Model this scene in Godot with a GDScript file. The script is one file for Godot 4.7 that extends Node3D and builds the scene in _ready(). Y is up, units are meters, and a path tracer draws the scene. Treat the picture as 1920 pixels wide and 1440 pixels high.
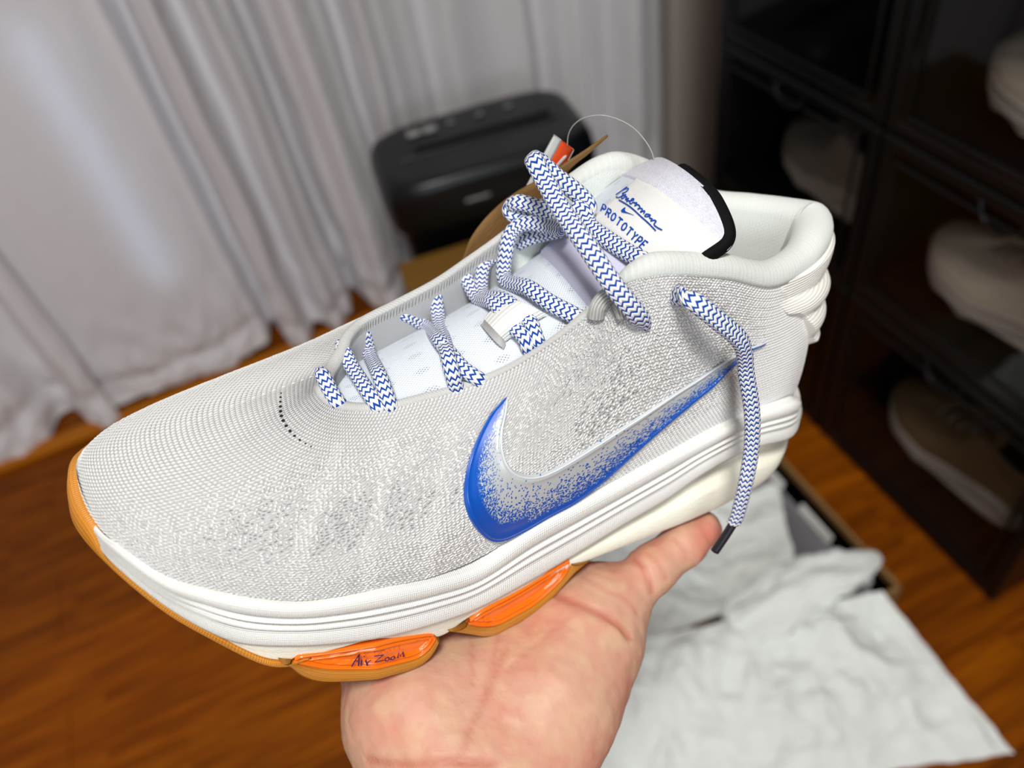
extends Node3D
# A white knit running shoe held up on a left palm, over a wooden floor with an opened shoebox,
# a curtain, a black shredder and stacked see-through shoe boxes. Shoe data are millimetres in the shoe's own frame:
# x heel to toe, y up from the sole, z from the lateral side (negative) to the medial side.

const MM := 0.001
var shoe_frame: Transform3D
var M := {}
var used := {}
var rng := RandomNumberGenerator.new()

# ---------------------------------------------------------------- mesh helper
class Geo:
	var v := PackedVector3Array()
	var uv := PackedVector2Array()
	var col := PackedColorArray()
	var idx := PackedInt32Array()
	var tinted := false

	func vert(p: Vector3, t := Vector2.ZERO, c := Color.WHITE) -> int:
		v.append(p)
		uv.append(t)
		col.append(c)
		return v.size() - 1

	func tri(a: int, b: int, c: int) -> void:   # counter-clockwise seen from outside; stored clockwise
		idx.append(a)
		idx.append(c)
		idx.append(b)

	func quad(a: int, b: int, c: int, d: int) -> void:
		tri(a, b, c)
		tri(a, c, d)

	func grid(rows: Array, flip := false, uvs: Array = []) -> int:   # rows[i] is a PackedVector3Array; outside is (d/di) x (d/dj), flipped on demand
		var base := v.size()
		var ni := rows.size()
		var nj: int = rows[0].size()
		for i in ni:
			var r: PackedVector3Array = rows[i]
			for j in nj:
				v.append(r[j])
				col.append(Color.WHITE)
				if uvs.is_empty():
					uv.append(Vector2(float(i) / (ni - 1), float(j) / (nj - 1)))
				else:
					uv.append(uvs[i][j])
		for i in ni - 1:
			for j in nj - 1:
				var a := base + i * nj + j
				if flip:
					quad(a, a + 1, a + nj + 1, a + nj)
				else:
					quad(a, a + nj, a + nj + 1, a + 1)
		return base

	func fan(ring: PackedVector3Array, flip := false) -> void:
		var c := Vector3.ZERO
		for p in ring:
			c += p
		c /= ring.size()
		var b := v.size()
		vert(c, Vector2(0.5, 0.5))
		for p in ring:
			vert(p)
		for k in ring.size():
			var k2 := (k + 1) % ring.size()
			if flip:
				tri(b, b + 1 + k2, b + 1 + k)
			else:
				tri(b, b + 1 + k, b + 1 + k2)

	func mesh(weld := true) -> ArrayMesh:
		var n := PackedVector3Array()
		n.resize(v.size())
		for k in range(0, idx.size(), 3):
			var a := idx[k]
			var b := idx[k + 2]
			var c := idx[k + 1]
			var f := (v[b] - v[a]).cross(v[c] - v[a])
			n[a] += f
			n[b] += f
			n[c] += f
		if weld:
			var at := {}
			for k in v.size():
				var key := Vector3i((v[k] * 200000.0).round())
				at[key] = at.get(key, Vector3.ZERO) + n[k]
			for k in v.size():
				n[k] = at[Vector3i((v[k] * 200000.0).round())]
		for k in n.size():
			n[k] = n[k].normalized() if n[k].length_squared() > 1e-30 else Vector3.UP
		var arrays := []
		arrays.resize(Mesh.ARRAY_MAX)
		arrays[Mesh.ARRAY_VERTEX] = v
		arrays[Mesh.ARRAY_NORMAL] = n
		arrays[Mesh.ARRAY_TEX_UV] = uv
		if tinted:
			arrays[Mesh.ARRAY_COLOR] = col
		arrays[Mesh.ARRAY_INDEX] = idx
		var m := ArrayMesh.new()
		m.add_surface_from_arrays(Mesh.PRIMITIVE_TRIANGLES, arrays)
		return m

	# a box with chamfered or rounded edges: corners at c +- h in the axes of b
	func rbox(c: Vector3, h: Vector3, r: float, b := Basis.IDENTITY, soft := false) -> void:
		r = minf(r, 0.98 * minf(h.x, minf(h.y, h.z)))
		var cuts := []
		for k in 3:
			var e: float = h[k]
			cuts.append([-e, -e + 0.4 * r, -e + r, e - r, e - 0.4 * r, e] if soft else [-e, -e + r, e - r, e])
		for axis in 3:
			var ua := (axis + 1) % 3
			var va := (axis + 2) % 3
			for side in [-1.0, 1.0]:
				var rows := []
				for cu in cuts[ua]:
					var row := PackedVector3Array()
					for cv in cuts[va]:
						var p := Vector3.ZERO
						p[axis] = side * h[axis]
						p[ua] = cu
						p[va] = cv
						var q := Vector3(clampf(p.x, -h.x + r, h.x - r), clampf(p.y, -h.y + r, h.y - r), clampf(p.z, -h.z + r, h.z - r))
						var d := p - q
						if d.length() > 1e-9:
							p = q + d.normalized() * r
						row.append(c + b * p)
					rows.append(row)
				grid(rows, side < 0)

	# a tube of oval section along points; hint gives the flat face's direction
	func tube(pts: PackedVector3Array, w: float, t: float, hint: Vector3, seg := 12, unit := 1.0, power := 2.0, caps := true, taper := false) -> void:
		var rows := []
		var uvs := []
		var run := 0.0
		var count := pts.size()
		for i in count:
			var d := (pts[mini(i + 1, count - 1)] - pts[maxi(i - 1, 0)]).normalized()
			var side := d.cross(hint).normalized()
			var up := side.cross(d).normalized()
			if i > 0:
				run += pts[i].distance_to(pts[i - 1])
			var row := PackedVector3Array()
			var ru := PackedVector2Array()
			var k := 1.0
			if taper:
				k = clampf(0.25 + 0.75 * minf(i, count - 1 - i) / 2.0, 0.25, 1.0)
			for j in seg + 1:
				var a := TAU * j / seg
				var ca := cos(a)
				var sa := sin(a)
				var x := signf(ca) * pow(absf(ca), 2.0 / power) * w * 0.5 * k
				var y := signf(sa) * pow(absf(sa), 2.0 / power) * t * 0.5 * k
				row.append(pts[i] + side * x + up * y)
				ru.append(Vector2(run / unit, float(j) / seg))
			rows.append(row)
			uvs.append(ru)
		grid(rows, false, uvs)
		if caps:
			var first: PackedVector3Array = rows[0].slice(0, seg)
			var last: PackedVector3Array = rows[count - 1].slice(0, seg)
			fan(first, false)
			fan(last, true)


func named(called: String) -> String:
	var n: int = used.get(called, 0)
	used[called] = n + 1
	return called if n == 0 else "%s_%03d" % [called, n]


func put(called: String, g: Variant, mat: Material, parent: Node3D = self, weld := true) -> MeshInstance3D:
	var o := MeshInstance3D.new()
	o.name = named(called) if parent == self else called
	o.mesh = g.mesh(weld) if g is Geo else g
	o.material_override = mat
	parent.add_child(o, true)
	return o


func thing(called: String, label: String, category: String, group := "") -> Node3D:
	var o := Node3D.new()
	o.name = named(called)
	add_child(o, true)
	tag(o, label, category, group)
	return o


func tag(o: Node3D, label: String, category: String, group := "") -> void:
	o.set_meta("label", label)
	o.set_meta("category", category)
	if group:
		o.set_meta("group", group)


func structure(called: String, g: Variant, mat: Material, label: String, category: String) -> MeshInstance3D:
	var o := put(called, g, mat)
	o.set_meta("kind", "structure")
	tag(o, label, category)
	return o


func cr3(a: Vector3, b: Vector3, c: Vector3, d: Vector3, t: float) -> Vector3:
	return 0.5 * ((2.0 * b) + (c - a) * t + (2.0 * a - 5.0 * b + 4.0 * c - d) * t * t + (3.0 * b - a - 3.0 * c + d) * t * t * t)


func curve(pts: Array, per := 8, scale := 1.0) -> PackedVector3Array:   # a smooth line through points
	var out := PackedVector3Array()
	var n := pts.size()
	for i in n - 1:
		var a: Vector3 = pts[maxi(i - 1, 0)]
		var b: Vector3 = pts[i]
		var c: Vector3 = pts[i + 1]
		var d: Vector3 = pts[mini(i + 2, n - 1)]
		for k in per:
			out.append(cr3(a, b, c, d, float(k) / per) * scale)
	out.append(pts[n - 1] * scale)
	return out


func ramp(keys: Array, x: float, col: int) -> float:   # keyed rows, smooth between them
	if x <= keys[0][0]:
		return keys[0][col]
	for i in keys.size() - 1:
		var a: Array = keys[i]
		var b: Array = keys[i + 1]
		if x <= b[0]:
			var t: float = (x - a[0]) / (b[0] - a[0])
			t = t * t * (3.0 - 2.0 * t)
			return lerpf(a[col], b[col], t)
	return keys[-1][col]


func hash1(a: int, b: int) -> float:
	var h := (a * 73856093) ^ (b * 19349663)
	h = (h ^ (h >> 13)) * 1274126177
	h = h & 0x7fffffff
	return float((h >> 8) & 0xffff) / 65535.0


func plain(color: Color, rough := 0.6, spec := 0.5) -> StandardMaterial3D:
	var m := StandardMaterial3D.new()
	m.albedo_color = color
	m.roughness = rough
	m.metallic_specular = spec
	m.cull_mode = BaseMaterial3D.CULL_DISABLED
	return m


func picture(w: int, h: int, f: Callable, mono := true) -> ImageTexture:   # f(x, y) gives a grey 0..1 or a Color
	var data := PackedByteArray()
	data.resize(w * h * (1 if mono else 3))
	var at := 0
	for y in h:
		for x in w:
			if mono:
				var g: float = f.call(x, y)
				data[at] = int(clampf(g, 0.0, 1.0) * 255.0)
				at += 1
			else:
				var c: Color = f.call(x, y)
				data[at] = int(clampf(c.r, 0.0, 1.0) * 255.0)
				data[at + 1] = int(clampf(c.g, 0.0, 1.0) * 255.0)
				data[at + 2] = int(clampf(c.b, 0.0, 1.0) * 255.0)
				at += 3
	return ImageTexture.create_from_image(Image.create_from_data(w, h, false, Image.FORMAT_L8 if mono else Image.FORMAT_RGB8, data))


func relief(m: StandardMaterial3D, t: Texture2D, mm: float) -> void:
	m.heightmap_enabled = true
	m.heightmap_texture = t
	m.heightmap_scale = mm * 0.1
	m.heightmap_deep_parallax = false


func noise_picture(freq: float, size: int, kind := FastNoiseLite.TYPE_SIMPLEX_SMOOTH, octaves := 4, seed_value := 1) -> NoiseTexture2D:
	var n := FastNoiseLite.new()
	n.seed = seed_value
	n.noise_type = kind
	n.frequency = freq
	n.fractal_octaves = octaves
	var t := NoiseTexture2D.new()
	t.width = size
	t.height = size
	t.seamless = true
	t.noise = n
	return t


# ---------------------------------------------------------------- materials
func knit_height(u: float, v: float) -> Vector2:   # relief 0..1 and share of hole 0..1 of the knitted upper; u heel to toe, v sole to opening
	var cu := u * 204.0
	var cv := v * 61.0
	var wild := 0.0                                  # loose, looped zones low on the side and on the quarter
	wild = maxf(wild, smoothstep(0.42, 0.2, v) * smoothstep(0.3, 0.45, u) * smoothstep(0.97, 0.9, u))
	wild = maxf(wild, smoothstep(0.22, 0.1, Vector2((u - 0.4) / 1.3, (v - 0.6) * 0.35).length()))
	wild = maxf(wild, smoothstep(0.3, 0.15, Vector2((u - 0.72) * 1.3, (v - 0.42) * 0.5).length()) * 0.8)
	var row := floori(cv)
	if row % 2 == 1:
		cu += 0.5
	var c := floori(cu)
	var r1 := hash1(c, row)
	var r2 := hash1(c + 511, row * 3 + 7)
	var fu := cu - c - 0.5
	var fv := cv - row - 0.5
	var tilt := lerpf(0.45 * smoothstep(1.0, 0.88, u), (r1 - 0.5) * 2.6, wild)
	fu += fv * tilt + (r2 - 0.5) * 0.35 * wild
	var h := clampf(1.0 - 4.4 * fu * fu - 3.0 * fv * fv, 0.0, 1.0)
	h = pow(h, 0.7) * lerpf(0.85 + 0.15 * r1, 0.45 + 0.55 * r2, wild)
	h = lerpf(h, 0.45 + 0.2 * sin(TAU * v * 46.0) + 0.25 * h, smoothstep(0.25, 0.16, u))         # finer, flatter knit round the heel
	# cable ribs fanning from the lacing towards the sole
	var cable := 0.0
	for k in 4:
		var at: float = [0.758, 0.69, 0.625, 0.55][k] + [0.075, 0.083, 0.08, 0.06][k] * (v - 0.2)
		var dist := absf(u - at) * 310.0
		if v < 0.85:
			cable = maxf(cable, 1.0 - smoothstep(0.8, 2.0, absf(dist - 1.2)))
	h = lerpf(h, clampf(1.0 - 3.0 * fu * fu - 2.0 * fv * fv, 0.0, 1.0) * 0.85 + 0.15, cable * 0.7)
	# open mesh at the ball of the foot and small vents elsewhere
	var open := smoothstep(1.0, 0.35, Vector2((u - 0.735) / 0.065, (v - 0.46) / 0.2).length())
	open = maxf(open, 0.55 * smoothstep(1.0, 0.4, Vector2((u - 0.66) / 0.05, (v - 0.44) / 0.12).length()))
	open = maxf(open, 0.5 * smoothstep(1.0, 0.4, Vector2((u - 0.82) / 0.06, (v - 0.4) / 0.2).length()))
	open = maxf(open, 0.42 * smoothstep(1.0, 0.4, Vector2((u - 0.43) / 0.06, (v - 0.5) / 0.22).length()))
	open = maxf(open, 0.3 * smoothstep(1.0, 0.4, Vector2((u - 0.5) / 0.05, (v - 0.72) / 0.15).length()))
	open *= 1.0 - cable
	var hole := 0.0
	if r2 < open * 0.62:
		hole = smoothstep(0.46, 0.14, Vector2(fu * lerpf(0.8, 1.5, r1), fv * lerpf(1.4, 0.9, r1)).length()) * lerpf(0.65, 1.0, r1)
	return Vector2(h * (1.0 - hole), hole)


func zigzag(x: float) -> float:
	return absf(2.0 * (x - floorf(x)) - 1.0)


func make_materials() -> void:
	# knitted upper
	var w := 2048
	var h := 1024
	var hd := PackedByteArray()
	hd.resize(w * h)
	var cd := PackedByteArray()
	cd.resize(w * h * 3)
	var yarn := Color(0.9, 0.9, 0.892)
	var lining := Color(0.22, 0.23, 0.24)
	for y in h:
		for x in w:
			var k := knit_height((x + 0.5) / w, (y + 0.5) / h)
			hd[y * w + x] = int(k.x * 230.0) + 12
			var c := (yarn * lerpf(0.84, 1.0, smoothstep(0.0, 0.6, k.x))).lerp(lining, k.y * 0.85)  # stitch gaps darkened: crevice shade put into the yarn colour
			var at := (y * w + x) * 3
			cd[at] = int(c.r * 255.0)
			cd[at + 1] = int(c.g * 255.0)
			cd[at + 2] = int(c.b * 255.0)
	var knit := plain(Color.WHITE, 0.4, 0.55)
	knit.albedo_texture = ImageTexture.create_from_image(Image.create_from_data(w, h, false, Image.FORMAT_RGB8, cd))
	relief(knit, ImageTexture.create_from_image(Image.create_from_data(w, h, false, Image.FORMAT_L8, hd)), 0.5)
	knit.rim_enabled = true
	knit.rim = 0.25
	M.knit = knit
	M.edge = plain(Color(0.895, 0.895, 0.885), 0.5, 0.4)
	relief(M.edge, picture(64, 64, func(x, y): return clampf(0.5 + 0.5 * sin(TAU * (x / 32.0 + y / 64.0)) * sin(TAU * y / 32.0), 0.0, 1.0)), 0.4)
	M.edge.uv1_scale = Vector3(110, 4, 1)
	M.vent = plain(Color(0.16, 0.165, 0.17), 0.9, 0.1)

	# smooth sock fabric of the collar
	var sock := plain(Color(0.875, 0.89, 0.87), 0.8, 0.3)
	relief(sock, picture(128, 128, func(x, y): return 0.5 + 0.3 * sin(TAU * x / 16.0 + sin(TAU * y / 32.0)) + 0.2 * sin(TAU * (x + 2 * y) / 32.0)), 0.1)
	sock.uv1_scale = Vector3(24, 14, 1)
	sock.rim_enabled = true
	sock.rim = 0.3
	M.sock = sock
	M.lining = plain(Color(0.7, 0.7, 0.705), 0.85, 0.2)  # grey mesh lining with the throat's shade put into its colour
	var rib := plain(Color(0.925, 0.92, 0.885), 0.75, 0.3)
	relief(rib, picture(64, 64, func(x, y): return 0.5 + 0.5 * sin(TAU * y / 64.0) + 0.0 * x), 0.22)
	rib.uv1_scale = Vector3(1, 52, 1)
	M.rib = rib

	# tongue: fine net, slightly bluish, with open spots
	var net := func(x, y):
		var a := sin(TAU * (x + y) / 32.0)
		var b := sin(TAU * (x - y) / 32.0)
		return clampf(0.5 + 0.4 * maxf(a, b), 0.0, 1.0)
	var netcol := func(x, y):
		var px: float = x / 512.0 * 4.0
		var py: float = y / 512.0 * 4.0
		var spot := Vector2(px - floorf(px) - 0.5, (py - floorf(py) - 0.5) * 1.6).length()
		var a := sin(TAU * (x + y) / 16.0)
		var b := sin(TAU * (x - y) / 16.0)
		var hole: float = smoothstep(0.28, 0.16, spot) * smoothstep(-0.1, -0.6, maxf(a, b))
		return Color(0.89, 0.915, 0.95).lerp(Color(0.4, 0.43, 0.47), hole * 0.8)
	var mesh_fabric := plain(Color.WHITE, 0.7, 0.35)
	mesh_fabric.albedo_texture = picture(512, 512, netcol, false)
	relief(mesh_fabric, picture(512, 512, func(x, y): return clampf(0.5 + 0.45 * maxf(sin(TAU * (x + y) / 16.0), sin(TAU * (x - y) / 16.0)), 0.0, 1.0)), 0.25)
	mesh_fabric.uv1_scale = Vector3(4, 1.5, 1)
	M.net = mesh_fabric
	var fleece := plain(Color(0.9, 0.9, 0.94), 0.95, 0.15)
	relief(fleece, noise_picture(0.08, 256, FastNoiseLite.TYPE_SIMPLEX_SMOOTH, 3, 5), 0.25)
	fleece.uv1_scale = Vector3(3, 3, 1)
	fleece.rim_enabled = true
	fleece.rim = 0.4
	M.fleece = fleece
	var suede := plain(Color(0.82, 0.82, 0.91), 0.95, 0.1)
	suede.rim_enabled = true
	suede.rim = 0.4
	M.suede = suede
	var twill := plain(Color(0.93, 0.93, 0.92), 0.7, 0.3)
	relief(twill, picture(64, 64, func(x, y): return 0.5 + 0.5 * sin(TAU * (x + y) / 16.0)), 0.1)
	twill.uv1_scale = Vector3(12, 8, 1)
	M.twill = twill
	var ribbed := plain(Color(0.93, 0.93, 0.92), 0.6, 0.4)
	relief(ribbed, picture(64, 16, func(x, _y): return 0.5 + 0.5 * sin(TAU * x / 64.0)), 0.16)
	ribbed.uv1_scale = Vector3(11, 1, 1)
	M.ribbed = ribbed
	M.ink = plain(Color(0.04, 0.28, 0.68), 0.7, 0.3)
	M.purple_ink = plain(Color(0.3, 0.12, 0.36), 0.5, 0.4)
	M.black_binding = plain(Color(0.015, 0.016, 0.018), 0.8, 0.3)
	relief(M.black_binding, picture(32, 32, func(x, y): return 0.5 + 0.5 * sin(TAU * (x + y) / 16.0)), 0.2)
	M.black_binding.uv1_scale = Vector3(20, 2, 1)

	# laces: white braid with blue zigzag yarns
	var lace_blue := func(x, y):
		var z := zigzag(y / 256.0 * 9.0) * 0.5
		var p: float = x / 96.0 * 1.0 + z
		var d := absf(p - floorf(p) - 0.5)
		var edge := zigzag(y / 256.0 * 9.0)
		return Color(0.945, 0.945, 0.935).lerp(Color(0.02, 0.24, 0.62), smoothstep(0.2, 0.11, d * (1.0 - 0.25 * edge)))
	var lace_up := func(x, y):
		var z := zigzag(y / 256.0 * 9.0) * 0.5
		var p: float = x / 96.0 + z
		var d := absf(p - floorf(p) - 0.5) * 2.0
		return 0.15 + 0.6 * d * (0.55 + 0.45 * sin(PI * zigzag(y / 256.0 * 9.0)))
	M.lace = plain(Color.WHITE, 0.65, 0.35)
	M.lace.albedo_texture = picture(96, 256, lace_blue, false)
	relief(M.lace, picture(96, 256, lace_up), 0.7)
	M.aglet = plain(Color(0.1, 0.105, 0.13), 0.4, 0.5)

	# soles
	var pebble := picture(64, 64, func(x, y): return clampf(0.5 + 0.5 * sin(TAU * (x + y) / 32.0) * sin(TAU * (x - y) / 32.0), 0.0, 1.0))
	M.band = plain(Color(0.935, 0.935, 0.915), 0.45, 0.45)
	relief(M.band, pebble, 0.22)
	M.band.uv1_scale = Vector3(230, 9, 1)
	M.foam = plain(Color(0.925, 0.915, 0.85), 0.5, 0.4)
	relief(M.foam, noise_picture(0.05, 256, FastNoiseLite.TYPE_SIMPLEX_SMOOTH, 4, 9), 0.15)
	M.foam.uv1_scale = Vector3(30, 2, 1)
	M.gum = plain(Color(0.84, 0.54, 0.16), 0.42, 0.5)
	relief(M.gum, pebble, 0.25)
	M.gum.uv1_scale = Vector3(60, 3, 1)
	M.gum.subsurf_scatter_enabled = true
	M.gum.subsurf_scatter_strength = 0.15
	M.air = plain(Color(1.0, 0.45, 0.03), 0.12, 0.6)
	M.air.clearcoat_enabled = true
	M.air.clearcoat = 0.6
	M.air.clearcoat_roughness = 0.08
	M.air_panel = plain(Color(0.93, 0.32, 0.03), 0.25, 0.5)

	# speckled emblem
	var im := Image.create_empty(2048, 512, false, Image.FORMAT_RGB8)
	im.fill(Color(0.76, 0.775, 0.775))
	var blue := Color(0.03, 0.33, 0.73)
	rng.seed = 77
	for k in 25000:
		var x := rng.randf()
		var y := rng.randf()                            # 0 inner (clear) edge, 1 outer (blue) edge
		var full := lerpf(0.62, 1.0, smoothstep(0.3, 0.0, x)) if x < 0.3 else 0.62
		var density := pow(clampf(y * 1.08 + full * 0.1, 0.0, 1.0), 2.7) * (1.25 if x < 0.45 else 1.0)
		if rng.randf() < density:
			var cx := int(x * 2048)
			var cy := int(y * 512)
			var rx := 4 if x > 0.12 else 7
			var ry := 6
			for j in range(-ry, ry + 1):
				for i in range(-rx, rx + 1):
					if float(i * i) / (rx * rx) + float(j * j) / (ry * ry) <= 1.0 and cx + i >= 0 and cx + i < 2048 and cy + j >= 0 and cy + j < 512:
						im.set_pixel(cx + i, cy + j, blue)
	for x in 2048:
		var u := x / 2048.0
		var solid := lerpf(0.55, 0.82, smoothstep(0.1, 0.5, u))
		if u > 0.1 and u < 0.45:
			solid = 0.66
		for y in range(int(512 * lerpf(solid, 0.9, smoothstep(0.4, 0.8, u))) + int(14 * sin(x * 0.9) + 10 * sin(x * 2.3)), 512):
			im.set_pixel(x, y, blue)
	M.emblem = plain(Color.WHITE, 0.28, 0.5)
	M.emblem.albedo_texture = ImageTexture.create_from_image(im)
	M.emblem.clearcoat_enabled = true
	M.emblem.clearcoat = 0.35
	M.emblem.clearcoat_roughness = 0.2
	M.emblem_rim = plain(Color(0.83, 0.85, 0.87), 0.3, 0.5)
	M.emblem_blue = plain(Color(0.03, 0.33, 0.73), 0.3, 0.5)

	# paper, card and plastics
	M.kraft = plain(Color(0.56, 0.43, 0.27), 0.85, 0.2)
	relief(M.kraft, noise_picture(0.06, 256, FastNoiseLite.TYPE_SIMPLEX_SMOOTH, 4, 3), 0.1)
	M.kraft_box = plain(Color(0.5, 0.36, 0.15), 0.8, 0.25)
	M.box_dark = plain(Color(0.03, 0.028, 0.02), 0.9, 0.1)
	M.orange_card = plain(Color(0.93, 0.33, 0.15), 0.5, 0.4)
	M.white_card = plain(Color(0.86, 0.86, 0.85), 0.6, 0.3)
	M.grey_card = plain(Color(0.6, 0.6, 0.62), 0.7, 0.3)
	M.nylon = plain(Color(0.62, 0.62, 0.6), 0.3, 0.5)
	M.tissue = plain(Color(0.93, 0.945, 0.93), 0.8, 0.2)
	M.tissue.backlight_enabled = true
	M.tissue.backlight = Color(0.3, 0.3, 0.3)
	M.black_gloss = plain(Color(0.03, 0.055, 0.06), 0.3, 0.45)
	M.black_matt = plain(Color(0.008, 0.009, 0.01), 0.5, 0.3)
	M.silver = plain(Color(0.6, 0.6, 0.6), 0.35, 0.5)
	M.black_frame = plain(Color(0.035, 0.042, 0.045), 0.32, 0.4)
	M.smoke = plain(Color(0.02, 0.02, 0.02, 0.12), 0.06, 0.3)
	M.smoke.transparency = BaseMaterial3D.TRANSPARENCY_ALPHA
	M.stored = plain(Color(0.84, 0.8, 0.72), 0.7, 0.3)
	M.stored_brown = plain(Color(0.5, 0.41, 0.29), 0.7, 0.3)
	M.stored_grey = plain(Color(0.55, 0.52, 0.48), 0.7, 0.3)
	M.stored_sole = plain(Color(0.7, 0.66, 0.62), 0.6, 0.3)
	M.stored_dark = plain(Color(0.12, 0.1, 0.08), 0.7, 0.3)

	# room
	var cloth := plain(Color(0.93, 0.925, 0.935), 0.62, 0.4)
	relief(cloth, noise_picture(0.02, 512, FastNoiseLite.TYPE_SIMPLEX_SMOOTH, 5, 21), 0.6)
	cloth.uv1_scale = Vector3(3, 3, 1)
	cloth.rim_enabled = true
	cloth.rim = 0.3
	cloth.backlight_enabled = true
	cloth.backlight = Color(0.5, 0.5, 0.51)
	M.cloth = cloth
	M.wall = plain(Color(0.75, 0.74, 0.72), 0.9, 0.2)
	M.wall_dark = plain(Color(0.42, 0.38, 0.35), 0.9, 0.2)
	M.hem_strip = plain(Color(0.72, 0.42, 0.05), 0.45, 0.3)
	M.pier = plain(Color(0.76, 0.72, 0.69), 0.8, 0.2)
	M.ceiling = plain(Color(0.85, 0.85, 0.84), 0.95, 0.1)
	var long := FastNoiseLite.new()
	long.seed = 4
	long.frequency = 0.012
	long.fractal_octaves = 5
	var grain := func(x, y):
		var a := long.get_noise_2d(x * 0.35, y * 4.0)
		var b := long.get_noise_2d(x * 0.9 + 900.0, y * 16.0)
		return Color(0.66, 0.36, 0.015).lerp(Color(0.45, 0.215, 0.0), clampf(0.55 + a * 0.7 + b * 0.3, 0.0, 1.0))
	M.woods = []
	var wood_pic := picture(1024, 256, grain, false)
	for k in 4:
		var wood := plain([Color(1, 1, 1), Color(0.92, 0.9, 0.88), Color(1.0, 0.97, 0.92), Color(0.88, 0.86, 0.85)][k], 0.45, 0.25)
		wood.albedo_texture = wood_pic
		wood.uv1_offset = Vector3(0.23 * k, 0.37 * k, 0)
		M.woods.append(wood)
	M.skin = plain(Color.WHITE, 0.5, 0.4)
	M.skin.vertex_color_use_as_albedo = true
	M.skin.subsurf_scatter_enabled = true
	M.skin.subsurf_scatter_strength = 0.12
	relief(M.skin, noise_picture(0.03, 512, FastNoiseLite.TYPE_CELLULAR, 3, 12), 0.12)
	M.skin.uv1_triplanar = true
	M.skin.uv1_scale = Vector3(28, 28, 28)
	M.nail = plain(Color(0.85, 0.6, 0.52), 0.3, 0.5)


# ---------------------------------------------------------------- the running shoe
# stations round the foot: heel, lateral side, toe (20), medial side, heel; each the bite line point and the opening edge point
const UPPER := [
	[11, 50, 0, 11, 116, 0],
	[14, 50, -14, 15, 114.5, -10],
	[22.5, 51, -24.5, 25, 111.5, -19],
	[35, 54, -31.5, 37, 107, -24],
	[52, 52, -33.5, 54, 106, -29],
	[72, 48.5, -35.5, 75, 112.7, -32.5],
	[88, 43, -37, 90, 116, -34],
	[104.6, 38, -38.5, 105, 118, -35],
	[125, 34, -42, 117, 115, -33.5],
	[146, 29.7, -46, 125, 104, -30.5],
	[167, 24, -50.5, 138, 92, -28],
	[185, 25, -55, 152, 82, -25.5],
	[201, 27, -56.5, 167, 76, -23.5],
	[215, 28, -57, 180, 72.5, -21.5],
	[228, 29, -55.8, 191, 69.5, -19],
	[241, 31.6, -52.8, 200, 68.5, -16],
	[254, 35, -48, 206, 68, -12.5],
	[265, 38, -42.3, 210, 69, -9],
	[276, 44, -33, 212, 71.5, -5],
	[283, 48.5, -23, 210.58, 73.7, -3],
	[287, 51.38, -9, 209.14, 74.81, 0],
	[287, 52.88, 0.86, 206.77, 76.04, 3],
	[282, 53.26, 10.66, 202.56, 78.78, 7.5],
	[273, 49.26, 20.66, 198.67, 82.63, 11.5],
	[258, 43.26, 29.66, 192.23, 85.67, 15],
	[238, 37.01, 36.13, 179, 89, 19],
	[215, 32.5, 40.06, 164, 94, 22],
	[190, 30, 41, 151, 100, 25],
	[165, 31, 37, 136, 108.5, 27],
	[140, 36, 34, 121, 118, 29.5],
	[115, 42, 32, 108, 126.5, 32],
	[90, 47, 32, 94, 131, 34],
	[68, 51, 32, 78, 127.5, 34],
	[50, 54, 31, 60, 119, 32],
	[36, 55, 29, 44, 114, 30],
	[24, 53, 23, 30, 114, 23],
	[15, 51, 13, 18, 115, 12],
]
const UPPER_SHAPE := [
	[0, 18, 0.5, 18, 95],
	[4, 20, 2.5, 18, 80],
	[8, 26, 3.5, 16, 62],
	[12, 23, 4, 22, 30],
	[16, 17, 2.5, 30, 14],
	[20, 8.27, 2, 28.22, 8],
	[22, 8.27, 2.5, 24.22, 21.67],
	[24, 4, 3, 16.22, 30.53],
	[26, 11, 3, 27, 48.53],
	[28, 33, 3, 25, 55],
	[31, 30, 2, 25, 80],
	[35, 20, 2, 18, 92],
	[37, 18, 0.5, 18, 95],
]   # station, lift at the sole, lean, reach at the edge, angle at the edge
const COLLAR := [[0, 15, 7, 62], [4, 10, 6, 58], [7, 8, 5, 58], [8.5, 4.5, 2, 40], [10, 2.8, 1.0, 30], [14, 3.4, 1.4, 26], [18, 5.0, 2.0, 16], [21, 4.2, 1.7, 16], [24, 3.2, 1.3, 22], [27.5, 3.0, 1.2, 26], [29.5, 7, 3, 40], [32, 9, 6, 58], [35, 12, 6.5, 60], [37, 15, 7, 62]]
const TONGUE := [
	[213, 66, 13, 3, 0],
	[197, 71.5, 19, 6, 0],
	[177, 79.5, 22, 8, 0],
	[156, 88.5, 24, 9, 0],
	[138, 98, 26, 9, 0],
	[122, 108, 27, 8, 0],
	[108, 119, 28, 9, -1],
	[97, 130, 27, 13, -2],
	[90, 137.5, 24, 15, -3],
	[86, 142, 14, 7, -4],
]   # centre x, y, half width, side drop, shift to the side
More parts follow.
